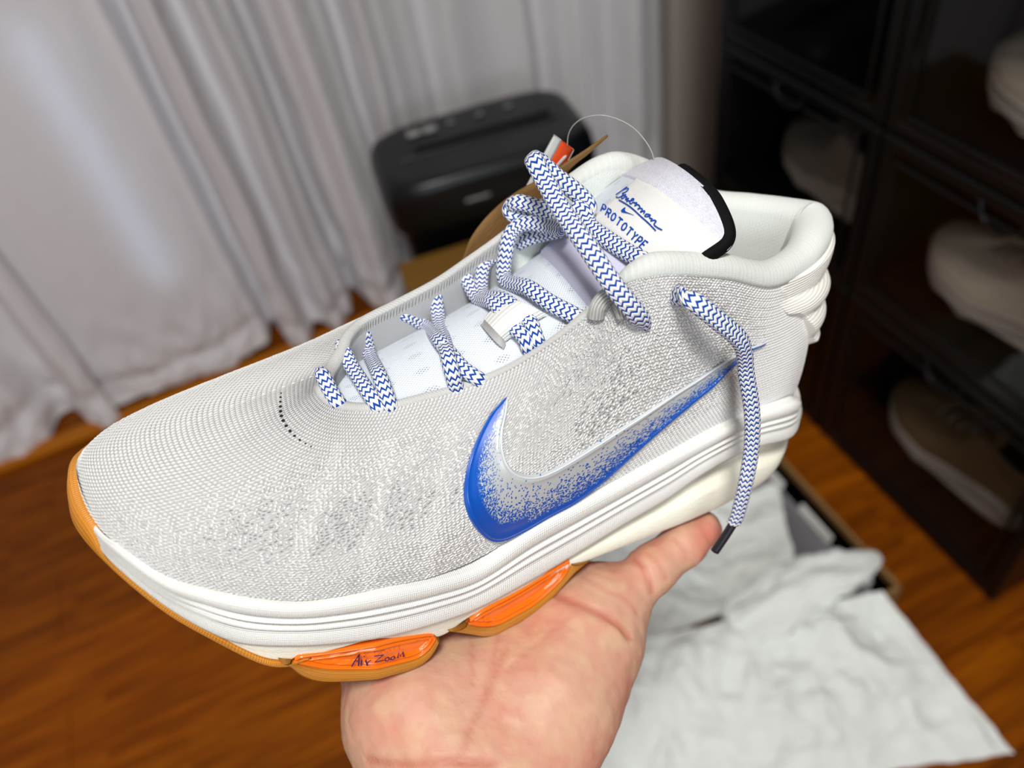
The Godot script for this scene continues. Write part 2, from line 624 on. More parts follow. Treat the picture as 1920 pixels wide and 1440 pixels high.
# the midsole, same way round: top lip, lower edge of the ridged band, lower edge of the foam
const SOLE := [
	[12, 48, 0, 2.5, 33, 0, 11, 13, 0], [15, 48.5, -14, 5.5, 33, -13.5, 14, 13, -13], [22, 50, -25.5, 13, 32.5, -22.5, 19, 12, -23.5], [32, 55, -34.5, 27, 34, -33.5, 31, 11, -32.5],
	[52, 53.5, -36.5, 50, 36, -37.5, 48, 8.5, -37], [72, 48.7, -38, 70, 29, -38.2, 68, 4, -38.5], [88, 43.5, -39, 86, 19.5, -38.8, 86, 1, -39], [104.6, 38, -40.5, 104, 12.8, -40.3, 106, -0.4, -41],
	[125, 33.5, -43.5, 127, 5.5, -43.7, 124, -1, -43.5], [146, 29.7, -47.7, 147, 2, -48, 143.5, -0.5, -47.5], [167, 22.5, -52.4, 168, 0.7, -52.8, 169, -3.5, -52.8], [185, 24.5, -56, 185, 2.5, -56.2, 182.5, -8, -54.8],
	[201, 27.2, -58, 202, 4.7, -58.2, 204, 3.6, -58], [215, 28, -58, 216, 7, -58.2, 217, 3.6, -58], [228.4, 28.9, -56.6, 230, 9, -56.6, 230, 1.5, -56.4], [241, 31.6, -53.8, 246, 10.7, -52, 240.7, 3, -54],
	[254, 35, -49, 256, 16.5, -48.3, 255.7, 15.2, -48.3], [265, 38, -43.7, 267, 25.5, -42.1, 267, 24.3, -42], [276, 44.5, -34.5, 278, 36, -33.3, 278, 34.8, -33], [281.5, 47.5, -28.5, 283, 42.5, -27.5, 283.3, 41, -27],
	[287.5, 50, -15, 288.5, 46, -15, 289, 44, -15], [289, 53, -1, 290.5, 48.5, -1, 290.5, 45, -1], [286, 51.5, 10, 288, 47, 10.5, 288, 44, 10.5], [276, 49, 22, 278, 42, 23, 278, 38, 23],
	[258, 42, 33, 259, 24, 34, 259, 18, 34], [238, 35, 40, 239, 12, 41, 239, 4, 41], [215, 30, 45, 216, 8, 45.5, 216, 3, 45], [190, 29, 43, 190, 6, 43.5, 190, 0, 43],
	[165, 30, 39, 165, 5, 39.5, 165, -1, 39], [140, 35, 36, 140, 9, 36.5, 140, -1, 36], [115, 41, 34.5, 115, 15, 35, 115, 0, 34.5], [90, 46, 34.5, 90, 22, 35, 90, 2, 34.5],
	[68, 50, 34.5, 68, 30, 35, 68, 5, 34.5], [50, 53, 33.5, 49, 34, 34.5, 49, 9, 33.5], [35, 54, 31, 29, 34, 31.5, 33, 12, 30.5], [24, 52, 24.5, 14, 33, 24, 21, 12, 23], [15, 49.5, 13, 5.5, 33, 14, 14, 13, 13],
]
const AROUND := 37.0


func ring_point(table: Array, s: float, at: int) -> Vector3:
	s = fposmod(s, AROUND)
	var i := int(s)
	var n := table.size()
	var p := []
	for k in 4:
		var r: Array = table[(i - 1 + k + n) % n]
		p.append(Vector3(r[at], r[at + 1], r[at + 2]))
	return cr3(p[0], p[1], p[2], p[3], s - i)


func outwards(table: Array, s: float, at: int) -> Vector3:
	var d := ring_point(table, s + 0.35, at) - ring_point(table, s - 0.35, at)
	return Vector3(d.z, 0, -d.x).normalized()


func upper_column(s: float) -> Array:   # the four Bezier points of a column of the upper and its way out
	var b := ring_point(UPPER, s, 0)
	var e := ring_point(UPPER, s, 3)
	var out := outwards(UPPER, s, 0)
	var k := fposmod(s, AROUND)
	var lift := ramp(UPPER_SHAPE, k, 1)
	var lean := ramp(UPPER_SHAPE, k, 2)
	var reach := ramp(UPPER_SHAPE, k, 3)
	var th := deg_to_rad(ramp(UPPER_SHAPE, k, 4))
	var p2 := e - (-out * cos(th) + Vector3.UP * sin(th)) * reach
	return [b, b + Vector3.UP * lift + out * lean, p2, e, out]


func along(c: Array, v: float) -> Vector3:
	var u := 1.0 - v
	var a: Vector3 = c[0]
	var b: Vector3 = c[1]
	var d: Vector3 = c[2]
	var e: Vector3 = c[3]
	return a * (u * u * u) + b * (3 * u * u * v) + d * (3 * u * v * v) + e * (v * v * v)


func upper_point(s: float, v: float) -> Vector3:
	return along(upper_column(s), v)


func upper_normal(s: float, v: float) -> Vector3:
	var a := upper_point(s + 0.05, v) - upper_point(s - 0.05, v)
	var b := upper_point(s, minf(v + 0.02, 1.0)) - upper_point(s, v - 0.02)
	return b.cross(a).normalized()


func build_upper(columns: int, across: int, knitted := false) -> Geo:
	var g := Geo.new()
	var run := PackedFloat32Array()
	var pts := []
	var cols := []
	var total := 0.0
	var half := 1.0
	var before := Vector3.ZERO
	var dense_part := int(columns * 0.88)               # most columns on the lateral side and the toe
	for i in columns + 1:
		var s := AROUND * i / columns
		if knitted:
			s = 24.5 * i / dense_part if i <= dense_part else lerpf(24.5, AROUND, float(i - dense_part) / (columns - dense_part))
		var c := upper_column(s)
		var mid := (along(c, 0.0) + along(c, 0.5)) * 0.5
		if i > 0:
			total += mid.distance_to(before)
		before = mid
		run.append(total)
		cols.append(c)
		if s <= 20.0:
			half = total
	var uvs := []
	for i in columns + 1:
		var c: Array = cols[i] if i < columns else cols[0]
		var u := run[i] / half if run[i] <= half else (total - run[i]) / (total - half)
		u = clampf(u, 0.001, 0.999)
		var row := PackedVector3Array()
		var ru := PackedVector2Array()
		var next: Array = cols[(i + 1) % columns]
		for j in across + 1:
			var v := float(j) / across
			var p := along(c, v)
			if knitted and i <= dense_part and i > 0:
				var n := (along(c, v + 0.01) - along(c, v - 0.01)).cross(along(next, v) - p).normalized()
				p += n * (0.42 * (knit_height(u, v).x - 0.5))
			row.append(p * MM)
			ru.append(Vector2(u, clampf(v, 0.002, 0.998)))
		pts.append(row if i < columns else pts[0])
		uvs.append(ru)
	g.grid(pts, true, uvs)
	return g


func build_collar(columns: int, from := 0.0, to := AROUND, piece := 0) -> Geo:   # piece 1: the rolled edge alone, 2: the wall inside
	var rows := []
	for i in columns + 1:
		var s := lerpf(from, to, float(i) / columns)
		var k := fposmod(s, AROUND) if s < AROUND - 0.0001 or from < 0.0 else AROUND
		var e := ring_point(UPPER, s, 3)
		var out := outwards(UPPER, s, 3)
		var w := ramp(COLLAR, k, 1)
		var hgt := ramp(COLLAR, k, 2)
		var deep := ramp(COLLAR, k, 3)
		var row := PackedVector3Array()
		var base := e - Vector3.UP * minf(2.0, hgt * 0.4)
		row.append((base - out * 1.2) * MM)
		row.append((base + out * minf(w * 0.06, 0.8)) * MM)
		var mid := e - out * (w * 0.5)
		for q in 13:
			var a := PI * q / 12.0
			row.append((mid + out * (w * 0.56 * cos(a)) + Vector3.UP * (hgt * sin(a))) * MM)
		var inner := e - out * (w * 1.06)
		row.append((inner - out * (0.1 * w) - Vector3.UP * deep * 0.15) * MM)
		row.append((inner - Vector3.UP * deep * 0.35 + out * 0.05 * w) * MM)
		row.append((inner - Vector3.UP * deep * 0.65 + out * 0.15 * w) * MM)
		row.append((inner - Vector3.UP * deep + out * 0.1 * w) * MM)
		if piece > 0:
			row = row.slice(0, 16) if piece == 1 else row.slice(14)
		rows.append(row if i < columns or to - from < AROUND else rows[0])
	var g := Geo.new()
	g.grid(rows, true)
	return g


func build_insole() -> Geo:
	var rows := []
	for i in 41:
		var t := i / 40.0
		var a := ring_point(UPPER, lerpf(0.0, 20.0, t), 0)
		var b := ring_point(UPPER, lerpf(37.0, 20.0, t), 0)
		var row := PackedVector3Array()
		for j in 9:
			var k := j / 8.0
			row.append((a.lerp(b, 0.03 + 0.94 * k) + Vector3.UP * (3.0 - 2.0 * sin(PI * k))) * MM)
		rows.append(row)
	var g := Geo.new()
	g.grid(rows)
	return g


func tongue_row(t: float) -> Array:
	var n := TONGUE.size()
	t = clampf(t, 0.0, n - 1.0001)
	var i := int(t)
	var u := t - i
	var out := []
	for k in 5:
		var a: float = TONGUE[maxi(i - 1, 0)][k]
		var b: float = TONGUE[i][k]
		var c: float = TONGUE[mini(i + 1, n - 1)][k]
		var d: float = TONGUE[mini(i + 2, n - 1)][k]
		out.append(0.5 * ((2 * b) + (c - a) * u + (2 * a - 5 * b + 4 * c - d) * u * u + (3 * b - a - 3 * c + d) * u * u * u))
	return out


func tongue_point(t: float, w: float, off := 0.0) -> Vector3:
	var r := tongue_row(t)
	var a := tongue_row(minf(t + 0.2, 9.0))
	var b := tongue_row(maxf(t - 0.2, 0.0))
	var n := Vector2(-(a[1] - b[1]), a[0] - b[0]).normalized()
	if n.y < 0:
		n = -n
	var drop: float = r[3] * w * w
	if w > 0.0:                                       # the medial side hangs less
		drop *= 1.0 - 0.6 * clampf((t - 4.8) / 1.2, 0.0, 1.0)
	drop -= off
	return Vector3(r[0] - n.x * drop, r[1] - n.y * drop, r[4] + r[2] * w)


func tongue_patch(t0: float, t1: float, w0: float, w1: float, off: float, nt: int, nw: int, wobble := 0.0) -> Geo:   # a pad or label lying on the tongue, with rolled edges
	var rows := []
	for i in nt + 1:
		var row := PackedVector3Array()
		for j in nw + 1:
			var a := float(i) / nt
			var b := float(j) / nw
			var edge := minf(minf(a, 1.0 - a) * nt, minf(b, 1.0 - b) * nw)
			var o := off * smoothstep(-0.6, 2.0, edge) if edge > 0.0 else -0.4
			row.append(tongue_point(lerpf(t0, t1, a) + wobble * (b - 0.5), lerpf(w0, w1, b), o) * MM)
		rows.append(row)
	var g := Geo.new()
	g.grid(rows, false)
	return g


const BAND := [[0.0, -3.0], [0.02, -0.6], [0.06, 0.8], [0.13, 1.5], [0.22, 1.4], [0.29, 0.7], [0.33, -1.0], [0.36, -1.0], [0.4, 0.75], [0.44, 0.75], [0.475, -0.9], [0.51, -0.9], [0.55, 0.7], [0.59, 0.7], [0.63, -0.4], [0.7, 0.4], [0.8, 1.0], [0.9, 0.9], [0.96, 0.5], [1.0, -1.2]]


func build_band(columns: int) -> Geo:
	var rows := []
	var uvs := []
	for i in columns + 1:
		var s := AROUND * i / columns
		var t := ring_point(SOLE, s, 0)
		var n := ring_point(SOLE, s, 3)
		var out := outwards(SOLE, s, 0)
		var thick := t.distance_to(n)
		var fit := clampf(thick / 20.0, 0.15, 1.0)
		# the two ridges run out near the toe
		var groove := smoothstep(17.2, 14.5, s) if s < 20.0 else smoothstep(24.0, 26.0, s)
		var row := PackedVector3Array()
		var ru := PackedVector2Array()
		for q in BAND.size():
			var v: float = BAND[q][0]
			var o: float = BAND[q][1]
			if v > 0.25 and v < 0.7:
				o = lerpf(0.7, o, groove)
			row.append((t.lerp(n, v) + out * o * fit) * MM)
			ru.append(Vector2(s / AROUND, v))
		rows.append(row if i < columns else rows[0])
		uvs.append(ru)
	var g := Geo.new()
	g.grid(rows, false, uvs)
	return g


func build_foam(columns: int) -> Geo:
	var rows := []
	for i in columns + 1:
		var s := AROUND * i / columns
		var n := ring_point(SOLE, s, 3)
		var f := ring_point(SOLE, s, 6)
		var out := outwards(SOLE, s, 3)
		var heel := smoothstep(9.0, 6.0, s) if s < 20.0 else smoothstep(28.5, 31.0, s)
		# in the heel the foam is cut back under the band and swells out again as a wedge
		var keys := [[0.0, -2.5, -1.5], [0.06, -6.0, -1.2], [0.2, -7.5, -1.0], [0.36, -6.0, -1.0], [0.46, -1.4, -1.0], [0.52, 0.3, -1.0], [0.75, 0.6, -1.0], [0.9, 0.2, -1.0], [0.97, -0.8, -1.2], [1.0, -3.0, -3.0]]
		var row := PackedVector3Array()
		for k in keys:
			row.append((n.lerp(f, k[0]) + out * lerpf(k[2], k[1], heel)) * MM)
		rows.append(row if i < columns else rows[0])
	var g := Geo.new()
	g.grid(rows, false)
	return g


func build_sole_sheet() -> Geo:
	var rows := []
	for i in 49:
		var t := i / 48.0
		var a := ring_point(SOLE, lerpf(0.0, 21.0, t), 6)
		var b := ring_point(SOLE, lerpf(37.0, 21.0, t), 6)
		var row := PackedVector3Array()
		for j in 9:
			var k := j / 8.0
			row.append((a.lerp(b, 0.03 + 0.94 * k) - Vector3.UP * 0.8 * sin(PI * k)) * MM)
		rows.append(row)
	var g := Geo.new()
	g.grid(rows, true)
	return g


func build_rand() -> Geo:   # the gum rubber edge that wraps the toe and thins out along the sides
	var rows := []
	var count := 90
	for i in count + 1:
		var s := lerpf(13.7, 26.5, float(i) / count)
		var top := ring_point(SOLE, s, 6)
		var up := smoothstep(18.3, 19.4, s) * smoothstep(24.0, 23.0, s)
		top = top.lerp(ring_point(SOLE, s, 0) + Vector3.UP * 0.8, up)
		var f := ring_point(SOLE, s, 6)
		var out := outwards(SOLE, s, 3)
		var thin := lerpf(0.5, 0.75, up) * smoothstep(13.7, 14.3, s) * smoothstep(26.5, 25.9, s)
		var row := PackedVector3Array()
		row.append((top - out * 2.5) * MM)
		row.append((top + out * 0.3 * thin) * MM)
		row.append((top.lerp(f, 0.15) + out * 1.6 * thin) * MM)
		row.append((top.lerp(f, 0.55) + out * 2.1 * thin) * MM)
		row.append((f - Vector3.UP * 1.2 * thin + out * 1.9 * thin) * MM)
		row.append((f - Vector3.UP * 3.2 * thin + out * 0.9 * thin) * MM)
		row.append((f - Vector3.UP * 4.4 * thin - out * 1.5) * MM)
		row.append((f - Vector3.UP * 4.0 * thin - out * 8.0) * MM)
		row.append((f - out * 10.0) * MM)
		rows.append(row)
	var g := Geo.new()
	g.grid(rows, false)
	return g


func side_line(x: float) -> float:
	var k := [[-8, 0], [0, -17], [10, -27], [20, -33], [50, -38], [90, -38], [130, -44], [165, -52], [205, -58.5], [235, -56], [262, -46], [282, -30], [294, -14], [300, 0]]
	for i in k.size() - 1:
		if x <= k[i + 1][0]:
			return lerpf(k[i][1], k[i + 1][1], (x - k[i][0]) / (k[i + 1][0] - k[i][0]))
	return 0.0


func dense(pts: Array, per := 5) -> PackedVector2Array:
	var out := PackedVector2Array()
	var p3 := []
	for p in pts:
		p3.append(Vector3(p.x, p.y, 0))
	for p in curve(p3, per):
		out.append(Vector2(p.x, p.y))
	return out


func even(line: PackedVector2Array, n: int) -> PackedVector2Array:   # n + 1 points at even distances
	var total := 0.0
	for i in line.size() - 1:
		total += line[i].distance_to(line[i + 1])
	var out := PackedVector2Array()
	var at := 0
	var gone := 0.0
	for k in n + 1:
		var want := total * k / n
		while at < line.size() - 2 and gone + line[at].distance_to(line[at + 1]) < want:
			gone += line[at].distance_to(line[at + 1])
			at += 1
		var step := maxf(line[at].distance_to(line[at + 1]), 1e-6)
		out.append(line[at].lerp(line[at + 1], clampf((want - gone) / step, 0.0, 1.0)))
	return out


func side_panel(low: PackedVector2Array, top: PackedVector2Array, profile: Array, by_mm: bool, z_in: float) -> Geo:   # the outer face between two lines on the sole's side, with its top and bottom running inwards
	var n := 60
	var a := even(low, n)
	var b := even(top, n)
	var g := Geo.new()
	var rows := []
	for i in n + 1:
		var row := PackedVector3Array()
		var tall := a[i].distance_to(b[i])
		var end := minf(i, n - i) * a[0].distance_to(a[n]) / n
		row.append(Vector3(a[i].x, a[i].y, z_in) * MM)
		for j in 25:
			var t := 0.5 - 0.5 * cos(PI * j / 24.0)
			var q := a[i].lerp(b[i], t)
			var d := minf(minf(t, 1.0 - t) * tall, end) if by_mm else t
			var o := ramp(profile, d, 1)
			row.append(Vector3(q.x, q.y, side_line(q.x) - o) * MM)
		row.append(Vector3(b[i].x, b[i].y, z_in) * MM)
		rows.append(row)
	g.grid(rows, true)
	g.fan(rows[0])
	g.fan(rows[n], true)
	return g


func strokes(lines: Array, width: float, face: Vector3, flowing := false) -> Geo:   # inked handwriting: thin raised ribbons along pen strokes
	var g := Geo.new()
	for l in lines:
		var pts := PackedVector3Array()
		for p in l:
			pts.append(p * MM)
		if flowing:
			pts = curve(l, 4, MM)
		if pts.size() >= 2:
			g.tube(pts, width * MM, 0.25 * MM, face, 6)
	return g


func lace(parent: Node3D, pts: Array, hint: Vector3, w := 6.6, t := 4.0, per := 10) -> MeshInstance3D:
	var g := Geo.new()
	g.tube(curve(pts, per, MM), w * MM, t * MM, hint, 18, 2.1 * MM, 2.3)
	return put("lace", g, M.lace, parent)


func heel_panel() -> Geo:   # cushioned heel with four stacked rolls
	var rows := []
	var uvs := []
	var count := 72
	for i in count + 1:
		var s := lerpf(-3.4, 4.15, float(i) / count)
		var side := absf(s) / (4.15 if s > 0 else 3.4)
		var low := ramp([[-3.4, 0.93], [-1.5, 0.3], [0.0, 0.28], [1.7, 0.33], [3.3, 0.7], [4.15, 0.985]], s, 1)
		var row := PackedVector3Array()
		var ru := PackedVector2Array()
		var swell := pow(clampf(1.0 - side, 0.0, 1.0), 0.55)
		for j in 65:
			var v := lerpf(low, 1.0, j / 64.0)
			var p := upper_point(s, v)
			var n := upper_normal(s, v)
			n.y *= 0.3
			n = n.normalized()
			# rolls, counted from the top, sinking a little towards the back
			var y := p.y + 3.0 * side
			var bounds := [118.0, 100.0, 90.5, 79.0, 65.0]
			var bump := 0.0
			for b in 4:
				if y <= bounds[b] and y > bounds[b + 1]:
					var f: float = (y - bounds[b + 1]) / (bounds[b] - bounds[b + 1])
					bump = pow(sin(PI * f), 0.6) * [0.55, 0.95, 1.0, 1.0][b]
			var edge := smoothstep(0.0, 0.08, minf(j, 64 - j) / 64.0) * smoothstep(0.0, 0.2, minf(float(i), float(count - i)) / count)
			row.append((p + n * (0.5 * edge - 0.3 + bump * 5.6 * swell * edge)) * MM)
			ru.append(Vector2(s, v))
		rows.append(row)
		uvs.append(ru)
	var g := Geo.new()
	g.grid(rows, true, uvs)
	return g


func emblem(inner: Array, outer: Array, rim: bool, parent: Node3D) -> void:
	var rows := []
	var uvs := []
	var count := (inner.size() - 1) * 12
	var a3 := []
	var b3 := []
	for p in inner:
		a3.append(Vector3(p.x, p.y, 0))
	for p in outer:
		b3.append(Vector3(p.x, p.y, 0))
	var ca := curve(a3, 12)
	var cb := curve(b3, 12)
	var across := [0.0, 0.02, 0.06, 0.1, 0.13, 0.2, 0.3, 0.4, 0.5, 0.6, 0.7, 0.8, 0.87, 0.9, 0.94, 0.98, 1.0]
	var rise := [-0.2, 0.5, 0.95, 0.9, 0.55, 0.55, 0.55, 0.55, 0.55, 0.55, 0.55, 0.55, 0.55, 0.9, 0.95, 0.5, -0.2]
	for i in count + 1:
		var row := PackedVector3Array()
		var ru := PackedVector2Array()
		for j in across.size():
			var q := ca[i].lerp(cb[i], across[j])
			row.append((upper_point(q.x, q.y) + upper_normal(q.x, q.y) * (rise[j] + 0.25)) * MM)
			ru.append(Vector2(float(i) / count, across[j]))
		rows.append(row)
		uvs.append(ru)
	var g := Geo.new()
	g.grid(rows, true, uvs)
	var o := put("emblem", g, M.emblem, parent)
	o.set_meta("label", "blue to clear speckled tick emblem")
	var e := Geo.new()
	for side in 2:
		var pts := PackedVector3Array()
		for i in range(0, count + 1, 2):
			var q := ca[i].lerp(cb[i], 0.035 if side == 0 else 0.965)
			pts.append((upper_point(q.x, q.y) + upper_normal(q.x, q.y) * 0.9) * MM)
		var piping := Geo.new()
		piping.tube(pts, 0.9 * MM, 0.7 * MM, Vector3(0, 0.3, -1), 8, 1.0, 2.0, true, true)
		put("emblem_edge", piping, M.emblem_rim if side == 0 else M.emblem_blue, o)


func make_shoe() -> Node3D:
	var shoe := thing("running_shoe", "white knit running shoe with blue speckled tick emblem and zigzag laces, held on a palm", "shoe")
	shoe.transform = shoe_frame
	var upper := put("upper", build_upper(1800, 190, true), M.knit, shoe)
	# the curved row of small vents in front of the lacing
	var vents := Geo.new()
	for k in 13:
		var t := k / 12.0
		var q := Vector2(lerpf(19.5, 16.3, t), lerpf(0.853, 0.806, t))
		var n := upper_normal(q.x, q.y)
		var at := upper_point(q.x, q.y) + n * 0.32
		var e1 := n.cross(Vector3(0.3, 0.2, 1)).normalized()
		var e2 := n.cross(e1)
		var rad := lerpf(0.3, 0.62, sin(PI * clampf(t * 1.05, 0.0, 1.0)))
		var ring := PackedVector3Array()
		for m in 10:
			ring.append((at + e1 * cos(TAU * m / 10.0) * rad + e2 * sin(TAU * m / 10.0) * rad * 0.8) * MM)
		vents.fan(ring)
	put("vent_holes", vents, M.vent, upper)
	put("collar", build_collar(200, -9.0, 9.2), M.sock, shoe)
	put("eyestay", build_collar(190, 9.2, 28.0, 1), M.edge, shoe)
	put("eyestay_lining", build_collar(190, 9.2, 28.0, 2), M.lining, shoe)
	put("insole", build_insole(), M.twill, shoe)
	put("heel_cushion", heel_panel(), M.rib, shoe)
	put("midsole_band", build_band(740), M.band, shoe)
	put("midsole_foam", build_foam(370), M.foam, shoe)
	put("outsole", build_sole_sheet(), M.gum, shoe)
	put("toe_rand", build_rand(), M.gum, shoe)

	# forefoot air units with their gum rims
	var window_a := dense([Vector2(232.52, 2), Vector2(228.71, -1.2), Vector2(221.22, -5.66), Vector2(210.73, -9.03), Vector2(199.52, -11.71), Vector2(190.51, -13.67), Vector2(185.59, -11.29), Vector2(182.87, -6.75)])
	var window_a_top := dense([Vector2(183.82, -4.73), Vector2(187.51, -2.13), Vector2(202.15, 2.22), Vector2(218.12, 3.09), Vector2(228.83, 3.93), Vector2(231.47, 2.51)])
	var rim_a := dense([Vector2(236.4, 3.06), Vector2(233.67, 0.3), Vector2(230.14, -6.47), Vector2(224.22, -11.51), Vector2(213.65, -14.41), Vector2(202.57, -16.45), Vector2(191.73, -18.3), Vector2(185.54, -15.77), Vector2(181.78, -8.68)])
	var window_b := dense([Vector2(171.08, -6.07), Vector2(165.13, -10.59), Vector2(158.04, -14.15), Vector2(150.98, -14.01), Vector2(140.21, -12.35), Vector2(129.73, -5.76), Vector2(126.48, 1.54)])
	var window_b_top := dense([Vector2(127.28, 3.81), Vector2(138.03, 1.63), Vector2(152.05, -0.8), Vector2(164.27, -1.76), Vector2(169.99, -4.41)])
	var rim_b := dense([Vector2(179.16, -5.21), Vector2(171.67, -10.83), Vector2(161.23, -18.86), Vector2(154.07, -20.33), Vector2(143.28, -18.76), Vector2(132.61, -13.17), Vector2(124.06, -3.97), Vector2(117.04, -0.81)])
	window_a_top.reverse()
	window_b_top.reverse()
	for unit in [[window_a, window_a_top, rim_a], [window_b, window_b_top, rim_b]]:
		var air := put("air_unit", side_panel(unit[0], unit[1], [[0.0, -0.9], [0.4, 0.1], [1.1, 0.2], [1.6, -1.1], [2.1, -0.9], [2.6, -0.1], [3.3, 0.0], [3.9, -1.1], [8.0, -0.8]], true, 0.0), M.air, shoe)
		air.set_meta("label", "glossy orange air cushion window")
		put("gum_rim", side_panel(unit[2], unit[0], [[0.0, -1.2], [0.12, 0.2], [0.3, 0.9], [0.6, 1.1], [0.85, 0.7], [1.0, -0.4]], false, 40.0), M.gum, shoe)
	var script := put("lettering", strokes([[Vector3(213.69, -5.01, -58.68), Vector3(212.34, -2.04, -58.79), Vector3(210.97, 0.48, -58.9), Vector3(211.41, -5.28, -58.87)], [Vector3(212.78, -2.5, -58.75), Vector3(210.92, -2.46, -58.91)], [Vector3(210.24, -2.66, -58.96), Vector3(210.55, -5.36, -58.94)], [Vector3(209.54, -1.11, -59.02), Vector3(209.22, -0.87, -59.05)], [Vector3(208.97, -3.04, -59.07), Vector3(208.54, -5.97, -59.11), Vector3(208.21, -4.36, -59.13), Vector3(207.27, -3.54, -59.21)],
		[Vector3(206.1, -1.78, -59.31), Vector3(202.94, -2.66, -59.06), Vector3(204.51, -3.67, -59.32), Vector3(206.02, -4.93, -59.31), Vector3(202.77, -5.48, -59.04)], [Vector3(201.26, -4.86, -58.79), Vector3(202.3, -4.83, -58.96), Vector3(202.38, -6.06, -58.97), Vector3(201.53, -6.75, -58.84), Vector3(200.82, -6.15, -58.72), Vector3(201.26, -4.86, -58.79)], [Vector3(199.29, -5.52, -58.47), Vector3(200.23, -5.65, -58.62), Vector3(200.31, -6.8, -58.64), Vector3(199.44, -7.32, -58.5), Vector3(198.84, -6.65, -58.4), Vector3(199.29, -5.52, -58.47)], [Vector3(197.91, -7.38, -58.25), Vector3(197.41, -4.76, -58.17), Vector3(196.85, -6.99, -58.08), Vector3(195.89, -5.41, -57.92), Vector3(195.67, -8.04, -57.88)]], 0.55, Vector3(0, 0, -1)), M.purple_ink, shoe)
	script.set_meta("label", "purple handwritten AirZoom lettering")

	emblem([Vector2(11.053, 0.862), Vector2(11.037, 0.778), Vector2(11.011, 0.713), Vector2(10.906, 0.643), Vector2(10.776, 0.593), Vector2(10.574, 0.536), Vector2(10.293, 0.478), Vector2(9.902, 0.413), Vector2(9.435, 0.338), Vector2(9.047, 0.298), Vector2(8.538, 0.288), Vector2(8.003, 0.295), Vector2(7.483, 0.316), Vector2(6.876, 0.348), Vector2(6.198, 0.393), Vector2(5.512, 0.435), Vector2(4.85, 0.493), Vector2(4.459, 0.545), Vector2(4.026, 0.576)],
		[Vector2(11.069, 0.864), Vector2(11.37, 0.806), Vector2(11.523, 0.705), Vector2(11.494, 0.59), Vector2(11.243, 0.455), Vector2(10.841, 0.33), Vector2(10.246, 0.187), Vector2(9.646, 0.045), Vector2(9.153, 0), Vector2(8.691, 0), Vector2(8.173, 0), Vector2(7.641, 0.049), Vector2(7.097, 0.131), Vector2(6.463, 0.212), Vector2(5.76, 0.289), Vector2(5.154, 0.353), Vector2(4.752, 0.449), Vector2(4.407, 0.533), Vector2(4.013, 0.572)], true, shoe)

	# tongue with its pad, label, top fleece and binding
	var rows := []
	for i in 91:
		var t := i / 10.0
		var row := PackedVector3Array()
		for j in 25:
			row.append(tongue_point(t, lerpf(-1.0, 1.0, j / 24.0)) * MM)
		rows.append(row)
	var back := []
	for i in 91:
		var t := i / 10.0
		var row := PackedVector3Array()
		for j in 25:
			var k := absf(j / 12.0 - 1.0)
			row.append(tongue_point(t, lerpf(-1.0, 1.0, j / 24.0), -5.0 * (1.0 - pow(k, 4.0))) * MM)
		back.append(row)
	var g := Geo.new()
	g.grid(rows, false)
	g.grid(back, true)
	var tongue := put("tongue", g, M.net, shoe)
	put("tongue_pad", tongue_patch(4.75, 5.95, -0.92, 0.72, 2.2, 16, 24), M.suede, tongue)
	put("tongue_fleece", tongue_patch(7.4, 9.0, -1.12, 1.06, 0.8, 24, 24, -0.3), M.fleece, tongue)
	var lab := put("tongue_label", tongue_patch(5.98, 7.6, -1.08, 0.46, 1.3, 24, 24, -0.25), M.twill, tongue)
	lab.set_meta("label", "woven white label with blue lettering")
